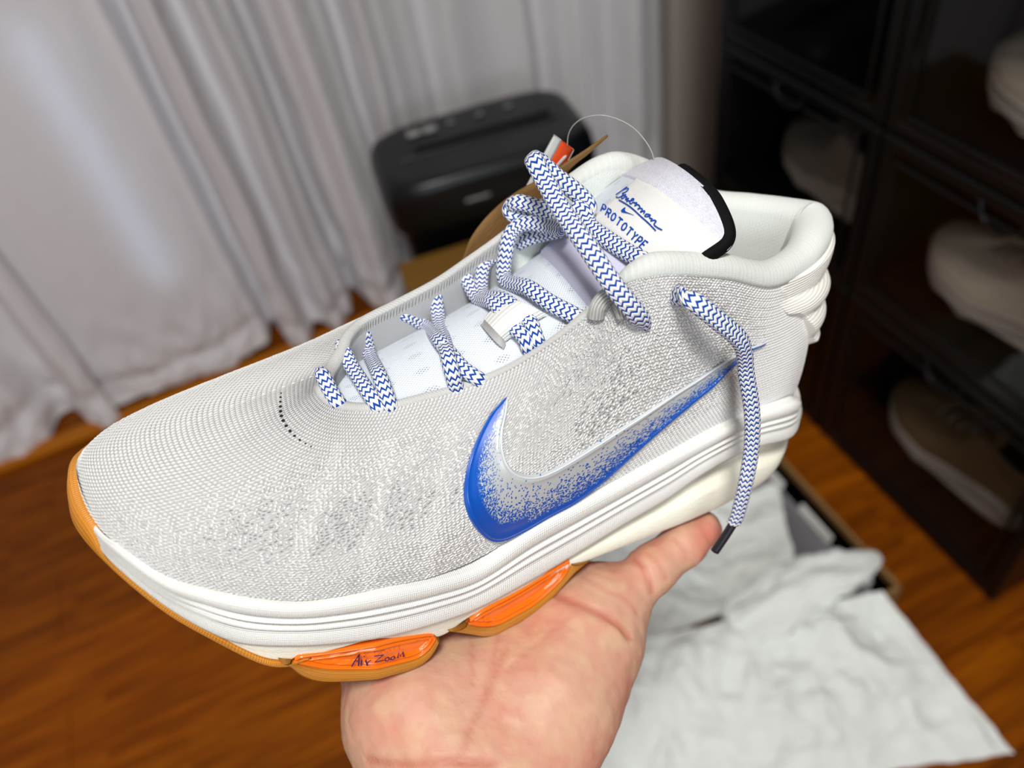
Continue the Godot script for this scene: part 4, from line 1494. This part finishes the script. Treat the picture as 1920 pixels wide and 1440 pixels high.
# ---------------------------------------------------------------- the room
func make_room() -> void:
	# floor of planks running along x
	var floor_root := Node3D.new()
	floor_root.name = "floor"
	add_child(floor_root)
	floor_root.set_meta("kind", "structure")
	tag(floor_root, "orange brown wooden plank floor under everything", "floor")
	var slab_under := Geo.new()
	slab_under.rbox(Vector3(-0.1, -0.06, 0.1), Vector3(2.1, 0.045, 1.95), 0.002)
	put("subfloor", slab_under, M.wall_dark, floor_root)
	var width := 0.128
	var length := 1.22
	rng.seed = 31
	for r in 29:
		var z := -1.78 + width * (r + 0.5)
		var start: float = -2.2 + fposmod(0.505 * r + 0.29, 1.0) * length - length
		while start < 2.0:
			var x0 := maxf(start, -2.15)
			var x1 := minf(start + length, 1.95)
			if x1 - x0 > 0.02:
				var g := Geo.new()
				g.rbox(Vector3((x0 + x1) * 0.5, -0.007, z), Vector3((x1 - x0) * 0.5 - 0.0004, 0.007, width * 0.5 - 0.0004), 0.0009)
				for k in g.v.size():
					g.uv[k] = Vector2(g.v[k].x * 0.8 + r * 0.37, g.v[k].z * 3.1 + r * 0.21)
				put("plank", g, M.woods[rng.randi() % 4], floor_root, false)
			start += length
	var shells := [
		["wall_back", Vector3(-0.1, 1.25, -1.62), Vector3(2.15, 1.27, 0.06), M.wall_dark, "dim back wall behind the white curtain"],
		["wall_front", Vector3(-0.1, 1.25, 2.1), Vector3(2.15, 1.27, 0.06), M.wall, "plain white wall behind the photographer"],
		["wall_left", Vector3(-2.2, 1.25, 0.2), Vector3(0.06, 1.27, 1.95), M.wall, "plain white wall beyond the curtain's far end"],
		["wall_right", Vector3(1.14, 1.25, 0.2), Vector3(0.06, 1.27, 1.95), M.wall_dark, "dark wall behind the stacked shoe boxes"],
		["ceiling", Vector3(-0.1, 2.52, 0.2), Vector3(2.15, 0.06, 1.98), M.ceiling, "white ceiling"],
	]
	for s in shells:
		var g := Geo.new()
		g.rbox(s[1], s[2], 0.004)
		structure(s[0], g, s[3], s[4], "ceiling" if s[0] == "ceiling" else "wall")
	var hem_strip := Geo.new()
	hem_strip.rbox(Vector3(-0.45, 0.006, -1.352), Vector3(1.28, 0.0055, 0.02), 0.003)  # raised strip, paler than the planks
	structure("trim_1", hem_strip, M.hem_strip, "light orange strip along the curtain hem", "trim")
	var pier := Geo.new()
	pier.rbox(Vector3(0.962, 1.22, -1.455), Vector3(0.116, 1.235, 0.103), 0.006)  # added in front of the dark back wall, to catch more light
	structure("added_wall_pier", pier, M.pier, "grey brown wall pier added to catch light between the curtain and the shoe boxes", "wall")
	# a glowing strip added behind the curtain to make the bright streak on the cloth
	var glow_strip := Geo.new()
	glow_strip.rbox(Vector3(-0.243, 0.5, -1.389), Vector3(0.011, 0.24, 0.004), 0.002)
	var strip_glow := StandardMaterial3D.new()
	strip_glow.albedo_color = Color(0.8, 0.85, 0.95)
	strip_glow.emission_enabled = true
	strip_glow.emission = Color(0.78, 0.88, 1.0)
	strip_glow.emission_energy_multiplier = 3.6
	var fill_panel := Geo.new()
	fill_panel.rbox(Vector3(-0.35, 1.55, 2.02), Vector3(0.66, 0.61, 0.01), 0.004)  # added glowing panel that goes with the fill light behind the camera
	var glow := StandardMaterial3D.new()
	glow.albedo_color = Color(0.85, 0.88, 0.92)
	glow.emission_enabled = true
	glow.emission = Color(0.95, 0.97, 1.0)
	glow.emission_energy_multiplier = 0.4
	structure("window_2", fill_panel, glow, "glowing fill panel added on the wall behind the photographer", "window")
	structure("window_1", glow_strip, strip_glow, "narrow glowing strip added behind the white curtain for its bright streak", "window")


func curtain_z(x: float, overlap: bool) -> float:   # folds of the white curtain: keyed depth, soft between keys
	if overlap:
		return ramp([[-1.7, -1.36], [-1.5, -1.30], [-1.32, -1.38], [-1.15, -1.31], [-1.0, -1.39], [-0.93, -1.34], [-0.84, -1.40], [-0.75, -1.375], [-0.67, -1.345], [-0.61, -1.37], [-0.568, -1.43], [-0.535, -1.43], [-0.508, -1.365], [-0.488, -1.335], [-0.47, -1.34], [-0.45, -1.36]], x, 1)
	var k := [[-1.7, -1.36], [-1.45, -1.30], [-1.25, -1.37], [-1.05, -1.28], [-0.9, -1.36], [-0.74, -1.33], [-0.66, -1.30], [-0.575, -1.32], [-0.53, -1.375], [-0.49, -1.375], [-0.445, -1.37], [-0.405, -1.365], [-0.36, -1.36], [-0.30, -1.365], [-0.245, -1.352], [-0.19, -1.362],
		[-0.135, -1.375], [-0.105, -1.415], [-0.078, -1.345], [-0.055, -1.33], [-0.025, -1.385], [0.015, -1.345], [0.05, -1.37], [0.075, -1.425], [0.1, -1.365], [0.135, -1.335], [0.18, -1.36], [0.21, -1.40], [0.235, -1.345], [0.27, -1.36], [0.32, -1.375], [0.36, -1.39], [0.40, -1.36], [0.47, -1.37], [0.53, -1.355],
		[0.575, -1.385], [0.61, -1.36], [0.645, -1.345], [0.675, -1.395], [0.71, -1.37], [0.755, -1.34], [0.80, -1.35], [0.85, -1.38]]
	var z := ramp(k, x, 1)
	return -1.36 + (z + 1.36) * (1.7 if x > -0.2 else 1.1)


func curtain(x0: float, x1: float, columns: int, hem: float, forward: float, label: String) -> void:
	var bend := FastNoiseLite.new()
	bend.seed = 17
	bend.frequency = 3.0
	bend.fractal_octaves = 3
	var rows := []
	var uvs := []
	for i in columns + 1:
		var x := lerpf(x0, x1, float(i) / columns)
		var row := PackedVector3Array()
		var ru := PackedVector2Array()
		for j in 71:
			var t := pow(j / 70.0, 1.6)
			var y := lerpf(hem, 2.44, t)
			var low := smoothstep(0.35, 0.0, y)
			var z := curtain_z(x + 0.012 * bend.get_noise_2d(x * 2.0, y * 0.5), x1 < 0.0) + forward
			z += 0.013 * low * bend.get_noise_2d(x * 5.0, y * 4.0) + 0.0012 * bend.get_noise_2d(x * 9.0 + 50.0, y * 9.0)
			z += -0.012 * exp(-pow((y - 0.075 - 0.02 * bend.get_noise_2d(x * 1.5, 3.0)) / 0.012, 2.0))
			row.append(Vector3(x + 0.01 * low * bend.get_noise_2d(x * 4.0 + 9.0, y * 3.0), y + 0.006 * bend.get_noise_2d(x * 1.8, 40.0) * low, z))
			ru.append(Vector2(x, y))
		rows.append(row)
		uvs.append(ru)
	var back := []
	for r in rows:
		var b := PackedVector3Array()
		for p in r:
			b.append(p - Vector3(0, 0, 0.0016))
		back.append(b)
	var g := Geo.new()
	g.grid(rows, false, uvs)
	var o := put("curtain", g, M.cloth)
	tag(o, label, "curtain")


func make_shredder() -> void:
	var s := thing("paper_shredder", "black paper shredder with a glossy rounded head in front of the curtain", "shredder")
	s.position = Vector3(0.335, 0, -1.125)
	s.rotation_degrees.y = -7.0
	var head := Geo.new()
	var hrows := []
	for k in 65:
		var a := TAU * k / 64.0
		var ca := cos(a)
		var sa := sin(a)
		var hx := signf(ca) * pow(absf(ca), 0.42)
		var hz := signf(sa) * pow(absf(sa), 0.42)
		var row := PackedVector3Array()
		for q in [[0.95, 0.366], [1.0, 0.374], [1.02, 0.395], [1.02, 0.425], [1.0, 0.443], [0.965, 0.454], [0.91, 0.459], [0.84, 0.461], [0.0, 0.461]]:
			row.append(Vector3(hx * 0.176 * q[0], q[1], hz * 0.108 * q[0]))
		hrows.append(row)
	head.grid(hrows, true)
	put("head", head, M.black_gloss, s)
	var ridge := Geo.new()
	ridge.rbox(Vector3(0, 0.461, -0.028), Vector3(0.135, 0.003, 0.05), 0.0028, Basis.IDENTITY, true)
	put("feed_plate", ridge, M.black_gloss, s)
	var slot := Geo.new()
	slot.rbox(Vector3(0.01, 0.4665, 0.005), Vector3(0.115, 0.0012, 0.006), 0.001)
	put("feed_slot", slot, M.black_matt, s)
	var bin := Geo.new()
	var rows := []
	for k in 33:
		var a := TAU * k / 32.0
		var ca := cos(a)
		var sa := sin(a)
		var px := signf(ca) * pow(absf(ca), 0.35)
		var pz := signf(sa) * pow(absf(sa), 0.35)
		var row := PackedVector3Array()
		for y in [0.0, 0.012, 0.2, 0.345, 0.374]:
			var w := lerpf(0.86, 0.98, y / 0.374)
			row.append(Vector3(px * 0.165 * w, y, pz * 0.095 * w))
		rows.append(row)
	bin.grid(rows, true)
	put("bin", bin, M.black_matt, s)
	for x in [-0.095, -0.068]:
		var knob := Geo.new()
		knob.rbox(Vector3(x, 0.4675, -0.045), Vector3(0.012, 0.003, 0.007), 0.0025)
		put("button", knob, M.silver, s)
	for x in [-0.03, 0.02, 0.07]:
		var icon := Geo.new()
		icon.rbox(Vector3(x, 0.4665, -0.05), Vector3(0.006, 0.0008, 0.003), 0.0006)
		put("indicator", icon, M.grey_card, s)
	var grip := Geo.new()
	grip.rbox(Vector3(-0.035, 0.415, 0.1095), Vector3(0.02, 0.0022, 0.0015), 0.001)  # short silver bar on the front of the head
	put("silver_bar", grip, M.silver, s)

	var b := thing("cardboard_box", "plain brown cardboard box standing in front of the black shredder", "box")
	b.position = Vector3(0.262, 0, -0.972)
	b.rotation_degrees.y = -6.0
	var walls := Geo.new()
	walls.rbox(Vector3(0, 0.175, 0), Vector3(0.132, 0.175, 0.035), 0.003)
	put("body", walls, M.kraft_box, b)
	var flap := Geo.new()
	flap.rbox(Vector3(0, 0.3515, 0.0175), Vector3(0.13, 0.0015, 0.0165), 0.001)
	put("flap", flap, M.kraft_box, b)
	var flap2 := Geo.new()
	flap2.rbox(Vector3(0, 0.3515, -0.0175), Vector3(0.13, 0.0015, 0.0165), 0.001)
	put("flap", flap2, M.kraft_box, b)


func stored_shoe(called: String, label: String, at: Vector3, turn: float, size: float, flip: bool, tint: Material, group := "") -> void:
	var s := thing(called, label, "shoe", group)
	s.position = at
	s.rotation_degrees.y = turn
	var fit := func(g: Geo) -> Geo:
		for k in g.v.size():
			var p := g.v[k]
			g.v[k] = Vector3((p.x - 0.145) * size, (p.y + 0.023) * size, p.z * size * (-1.0 if flip else 1.0))
		if flip:
			for k in range(0, g.idx.size(), 3):
				var q := g.idx[k]
				g.idx[k] = g.idx[k + 1]
				g.idx[k + 1] = q
		return g
	put("upper", fit.call(build_upper(111, 14)), tint, s)
	put("collar", fit.call(build_collar(111)), tint, s)
	var sole: Geo = build_band(111)
	put("sole", fit.call(sole), M.stored_sole, s)
	var low: Geo = build_foam(74)
	put("midsole", fit.call(low), M.stored_sole, s)
	var base: Geo = build_sole_sheet()
	put("outsole", fit.call(base), M.stored_dark, s)
	var rows := []
	for i in 31:
		var row := PackedVector3Array()
		for j in 9:
			row.append(tongue_point(i * 0.3, lerpf(-1.0, 1.0, j / 8.0)) * MM)
		rows.append(row)
	var tg := Geo.new()
	tg.grid(rows, false)
	put("tongue", fit.call(tg), tint, s)
	for k in 4:
		var t := 0.9 + k * 1.1
		var g := Geo.new()
		var pts := []
		for j in 7:
			pts.append(tongue_point(t + 0.05 * j, lerpf(-1.0, 1.0, j / 6.0), 3.0))
		g.tube(curve(pts, 2, MM), 6.5 * MM, 3.0 * MM, Vector3(0.4, 0.9, 0), 8)
		put("lace", fit.call(g), M.stored_sole, s)


func storage_box(z0: float, z1: float, y0: float, y1: float, label: String) -> void:   # front towards -x
	var s := thing("shoe_storage_box", label, "storage box", "stacked see-through shoe boxes")
	s.position = Vector3(0.69, y0, (z0 + z1) * 0.5)
	var w := (z1 - z0) * 0.5 - 0.002
	var h := (y1 - y0) - 0.003
	var deep := 0.34
	var t := 0.004
	var body := Geo.new()
	body.rbox(Vector3(deep * 0.5 + 0.006, t, 0), Vector3(deep * 0.5 - 0.006, t, w - 0.004), 0.002)
	body.rbox(Vector3(deep * 0.5 + 0.006, h - t, 0), Vector3(deep * 0.5 - 0.006, t, w - 0.004), 0.002)
	body.rbox(Vector3(deep - t, h * 0.5, 0), Vector3(t, h * 0.5 - 0.002, w - 0.004), 0.002)
	for side in [-1, 1]:
		body.rbox(Vector3(deep * 0.5 + 0.006, h * 0.5, side * (w - t - 0.002)), Vector3(deep * 0.5 - 0.006, h * 0.5 - 0.002, t), 0.002)
	put("body", body, M.black_frame, s)
	for side in [-1, 1]:
		var post := Geo.new()
		post.rbox(Vector3(0.006, h * 0.5, side * (w - 0.009)), Vector3(0.012, h * 0.5, 0.009), 0.004, Basis.IDENTITY, true)
		put("front_post", post, M.black_frame, s)
		var rail := Geo.new()
		rail.rbox(Vector3(0.006, 0.009 if side < 0 else h - 0.009, 0), Vector3(0.011, 0.009, w - 0.004), 0.004, Basis.IDENTITY, true)
		put("front_rail", rail, M.black_frame, s)
	var door := Geo.new()
	door.rbox(Vector3(-0.004, h * 0.5, 0), Vector3(0.0015, h * 0.5 - 0.012, w - 0.014), 0.001)
	var d := put("door", door, M.smoke, s)
	var ridge := Geo.new()
	for side in [-1, 1]:
		ridge.rbox(Vector3(-0.006, h * 0.5, side * (w - 0.03)), Vector3(0.002, h * 0.5 - 0.028, 0.0022), 0.0015)
		ridge.rbox(Vector3(-0.006, h * 0.5 + side * (h * 0.5 - 0.028), 0), Vector3(0.002, 0.0022, w - 0.03), 0.0015)
	put("door_ridge", ridge, M.black_frame, d)
	var grip := Geo.new()
	grip.tube(curve([Vector3(-0.006, h - 0.014, -0.03), Vector3(-0.008, h - 0.03, -0.02), Vector3(-0.008, h - 0.036, 0), Vector3(-0.008, h - 0.03, 0.02), Vector3(-0.006, h - 0.014, 0.03)], 5), 0.004, 0.004, Vector3(1, 0, 0), 8)
	put("handle", grip, M.black_frame, d)


func make_storage() -> void:
	var ys := [0.0, 0.313, 0.56, 0.806, 1.05]
	var zs := [-0.972, -0.636, -0.271]
	var where := [["far column, on the floor", "far column, second from the floor", "far column, third from the floor", "far column, topmost"], ["near column, on the floor", "near column, second from the floor", "near column, third from the floor", "near column, topmost"]]
	for c in 2:
		for r in 4:
			storage_box(zs[c], zs[c + 1], ys[r], ys[r + 1], "black framed see-through shoe box, " + where[c][r])
	stored_shoe("stored_sneaker", "brownish grey sneaker in the lowest near shoe box", Vector3(0.80, 0.012, -0.455), 82, 1.02, false, M.stored_brown)
	stored_shoe("stored_sneaker", "pale sneaker in the near shoe box, second from the floor", Vector3(0.785, 0.325, -0.455), 84, 1.0, false, M.stored)
	stored_shoe("stored_sneaker", "cream sneaker in the near shoe box, third from the floor", Vector3(0.79, 0.572, -0.46), 80, 0.98, false, M.stored)
	stored_shoe("stored_sneaker", "dim grey sneaker in the far shoe box, second from the floor", Vector3(0.80, 0.325, -0.80), 75, 0.98, false, M.stored_grey)


func make_shoebox() -> void:
	var b := thing("shoebox", "open brown cardboard shoebox with dark inside on the wooden floor", "box")
	var x0 := 0.19
	var x1 := 0.538
	var z0 := -0.66
	var z1 := -0.31
	var h := 0.112
	b.position = Vector3((x0 + x1) * 0.5, 0.0, (z0 + z1) * 0.5)
	var hx := (x1 - x0) * 0.5
	var hz := (z1 - z0) * 0.5
	var base := Geo.new()
	base.rbox(Vector3(0, 0.003, 0), Vector3(hx, 0.003, hz), 0.001)
	put("bottom", base, M.kraft, b)
	for s in [-1, 1]:
		var g := Geo.new()
		g.rbox(Vector3(s * (hx - 0.003), h * 0.5, 0), Vector3(0.003, h * 0.5, hz), 0.0015)
		put("side_panel", g, M.kraft, b)
		var e := Geo.new()
		e.rbox(Vector3(0, h * 0.5, s * (hz - 0.003)), Vector3(hx, h * 0.5, 0.003), 0.0015)
		put("end_panel", e, M.kraft, b)
		var li := Geo.new()
		li.rbox(Vector3(s * (hx - 0.0075), h * 0.5 - 0.004, 0), Vector3(0.0012, h * 0.5 - 0.008, hz - 0.008), 0.0005)
		put("dark_lining", li, M.box_dark, b)
	# grey divider card with white cut edges
	var i := thing("box_insert", "grey card insert with white tabs inside the open shoebox", "insert")
	i.position = Vector3(0.5, 0.006, -0.46)
	var plate := Geo.new()
	plate.rbox(Vector3(-0.012, 0.05, -0.02), Vector3(0.0012, 0.052, 0.16), 0.0008, Basis(Vector3(0, 0, 1), -0.3))
	put("panel", plate, M.grey_card, i)
	for q in [[-0.075, 0.026], [0.022, 0.032], [0.105, 0.024]]:
		var g := Geo.new()
		g.rbox(Vector3(0.004, 0.107, q[0]), Vector3(0.0022, 0.007, q[1]), 0.001, Basis(Vector3(0, 0, 1), -0.3))
		put("tab", g, M.white_card, i)


func crumple(a: Vector3, b: Vector3, c: Vector3, d: Vector3, n: int, amp: float, seed_value: int, freq: float, sag: float) -> Geo:   # a creased sheet between four corners
	var f := FastNoiseLite.new()
	f.seed = seed_value
	f.noise_type = FastNoiseLite.TYPE_SIMPLEX
	f.frequency = freq
	f.fractal_type = FastNoiseLite.FRACTAL_RIDGED
	f.fractal_octaves = 3
	var w := FastNoiseLite.new()
	w.seed = seed_value + 1
	w.frequency = freq * 0.6
	var rows := []
	for i in n + 1:
		var row := PackedVector3Array()
		for j in n + 1:
			var u := float(i) / n
			var v := float(j) / n
			var p := a.lerp(b, u).lerp(d.lerp(c, u), v)
			var k := f.get_noise_2d(p.x, p.z) * amp + w.get_noise_2d(p.x + 5.0, p.z) * amp * 1.6
			var edge := minf(minf(u, 1.0 - u), minf(v, 1.0 - v))
			p.y += k * lerpf(0.35, 1.0, smoothstep(0.0, 0.12, edge)) - sag * sin(PI * u) * sin(PI * v)
			p.y = maxf(p.y, 0.002)
			p.x += 0.006 * w.get_noise_2d(p.z * 3.0, u * 2.0)
			p.z += 0.006 * w.get_noise_2d(p.x * 3.0 + 20.0, v * 2.0)
			row.append(p)
		rows.append(row)
	var g := Geo.new()
	g.grid(rows, true)
	return g


func make_paper() -> void:
	var big := put("wrapping_paper", crumple(Vector3(0.181, 0.13, -0.4), Vector3(0.504, 0.128, -0.312), Vector3(0.541, 0.03, -0.111), Vector3(0.045, 0.09, -0.267), 120, 0.014, 5, 5.0, -0.022), M.tissue)
	tag(big, "large creased white sheet of wrapping paper hanging from the shoebox onto the floor", "paper")
	var inner := put("tissue_paper", crumple(Vector3(0.219, 0.1, -0.578), Vector3(0.505, 0.105, -0.524), Vector3(0.437, 0.1, -0.382), Vector3(0.143, 0.118, -0.402), 90, 0.011, 9, 7.0, 0.008), M.tissue)
	tag(inner, "white tissue paper filling the open shoebox behind the hand", "paper")
	var rows := []
	var f := FastNoiseLite.new()
	f.seed = 3
	f.frequency = 14.0
	f.fractal_octaves = 3
	var spine := curve([Vector3(0.311, 0.125, -0.358), Vector3(0.372, 0.14, -0.357), Vector3(0.434, 0.15, -0.356), Vector3(0.485, 0.15, -0.348), Vector3(0.528, 0.14, -0.35)], 10)
	for i in spine.size():
		var t := float(i) / (spine.size() - 1)
		var r := 0.034 * sqrt(sin(PI * clampf(t * 0.9 + 0.08, 0.0, 1.0))) * lerpf(1.2, 0.62, t)
		var d := (spine[mini(i + 1, spine.size() - 1)] - spine[maxi(i - 1, 0)]).normalized()
		var side := d.cross(Vector3.UP).normalized()
		var row := PackedVector3Array()
		for j in 41:
			var a := TAU * j / 40.0
			var q := Vector3(cos(a), sin(a), t * 3.0)
			var k := 1.0 + 0.5 * f.get_noise_3dv(q * 0.1) + 0.18 * sin(a * 4.0 + t * 7.0)
			row.append(spine[i] + (side * cos(a) + Vector3.UP * sin(a) * 0.5) * r * k)
		rows.append(row)
	var g := Geo.new()
	g.grid(rows, false)
	var o := put("crumpled_tissue", g, M.tissue)
	tag(o, "twisted crumple of tissue paper lying over the shoebox edge", "paper")
	stored_shoe("floor_sneaker", "pale shoe just entering the bottom corner beside the wrapping paper", Vector3(0.52, 0.05, -0.054) - Vector3(-0.05, 0.05, -0.1), 70, 1.0, false, M.stored_sole)


func make_light() -> void:
	var lamp := thing("ceiling_lamp", "round white ceiling lamp", "lamp")
	lamp.position = Vector3(-0.05, 2.46, 0.4)
	var g := Geo.new()
	var ring := PackedVector3Array()
	var ring2 := PackedVector3Array()
	for k in 49:
		var a := TAU * k / 48.0
		ring.append(Vector3(cos(a) * 0.2, 0, sin(a) * 0.2))
		ring2.append(Vector3(cos(a) * 0.2, -0.05, sin(a) * 0.2))
	g.grid([ring, ring2], false)
	put("housing", g, M.white_card, lamp)
	var face := Geo.new()
	face.fan(ring2.slice(0, 48), true)
	var glow := StandardMaterial3D.new()
	glow.albedo_color = Color(0.9, 0.9, 0.9)
	glow.emission_enabled = true
	glow.emission = Color(1.0, 0.97, 0.92)
	glow.emission_energy_multiplier = 2.0
	put("diffuser", face, glow, lamp)


func _ready() -> void:
	# camera, light, exposure
	var cam := Camera3D.new()
	cam.name = "camera"
	add_child(cam)
	cam.transform = Transform3D(Basis(Vector3(0.904734, -0.144797, 0.400612), Vector3(0.384528, 0.682265, -0.621814), Vector3(-0.183286, 0.716623, 0.672947)).orthonormalized(), Vector3(0, 1.08, 0))
	cam.keep_aspect = Camera3D.KEEP_HEIGHT
	cam.near = 0.02
	cam.far = 20.0
	var attr := CameraAttributesPhysical.new()
	attr.frustum_focal_length = 24.333           # 1460 pixels over the 1440 pixel frame
	attr.frustum_focus_distance = 0.262
	attr.frustum_near = 0.02
	attr.frustum_far = 20.0
	attr.exposure_aperture = 5.6
	cam.attributes = attr
	cam.fov = rad_to_deg(2.0 * atan(720.0 / 1460.0))
	cam.current = true
	var env := Environment.new()
	env.background_mode = Environment.BG_COLOR
	env.background_color = Color(0.02, 0.02, 0.02)
	env.tonemap_mode = Environment.TONE_MAPPER_LINEAR
	env.tonemap_exposure = 1.0
	env.sdfgi_enabled = true
	env.ssao_enabled = true
	env.ssil_enabled = true
	var we := WorldEnvironment.new()
	we.name = "world_environment"
	we.environment = env
	add_child(we)
	var key := AreaLight3D.new()
	key.name = "ceiling_light"
	key.area_size = Vector2(0.34, 0.34)
	key.light_color = Color(1.0, 0.99, 0.975)
	key.light_energy = 2.9
	key.shadow_enabled = true
	key.position = Vector3(-0.05, 2.4, 0.4)
	key.rotation_degrees = Vector3(-90, 0, 0)
	add_child(key)
	var fill := AreaLight3D.new()  # unseen soft fill, added behind the camera to lift the shaded sides
	fill.name = "added_fill_light"
	fill.area_size = Vector2(1.3, 1.2)
	fill.light_color = Color(0.94, 0.975, 1.0)
	fill.light_energy = 1.8
	fill.shadow_enabled = true
	fill.position = Vector3(-0.35, 1.55, 1.98)
	add_child(fill)

	shoe_frame = Transform3D(Basis(Vector3(-0.95888, 0.27646, -0.06418), Vector3(0.28258, 0.95106, -0.12503), Vector3(0.02647, -0.13802, -0.99007)).orthonormalized(), Vector3(0.170593, 0.773337, -0.18347))
	make_materials()
	make_room()
	curtain(-1.7, -0.456, 260, 0.006, 0.0, "narrow white curtain panel whose edge fold overlaps the wide panel above the bare floor")
	curtain(-0.5, 0.835, 420, 0.02, -0.004, "wide white curtain panel hanging in folds behind the shredder")
	make_light()
	make_shoe()
	make_hand()
	make_tags()
	make_shredder()
	make_storage()
	make_shoebox()
	make_paper()
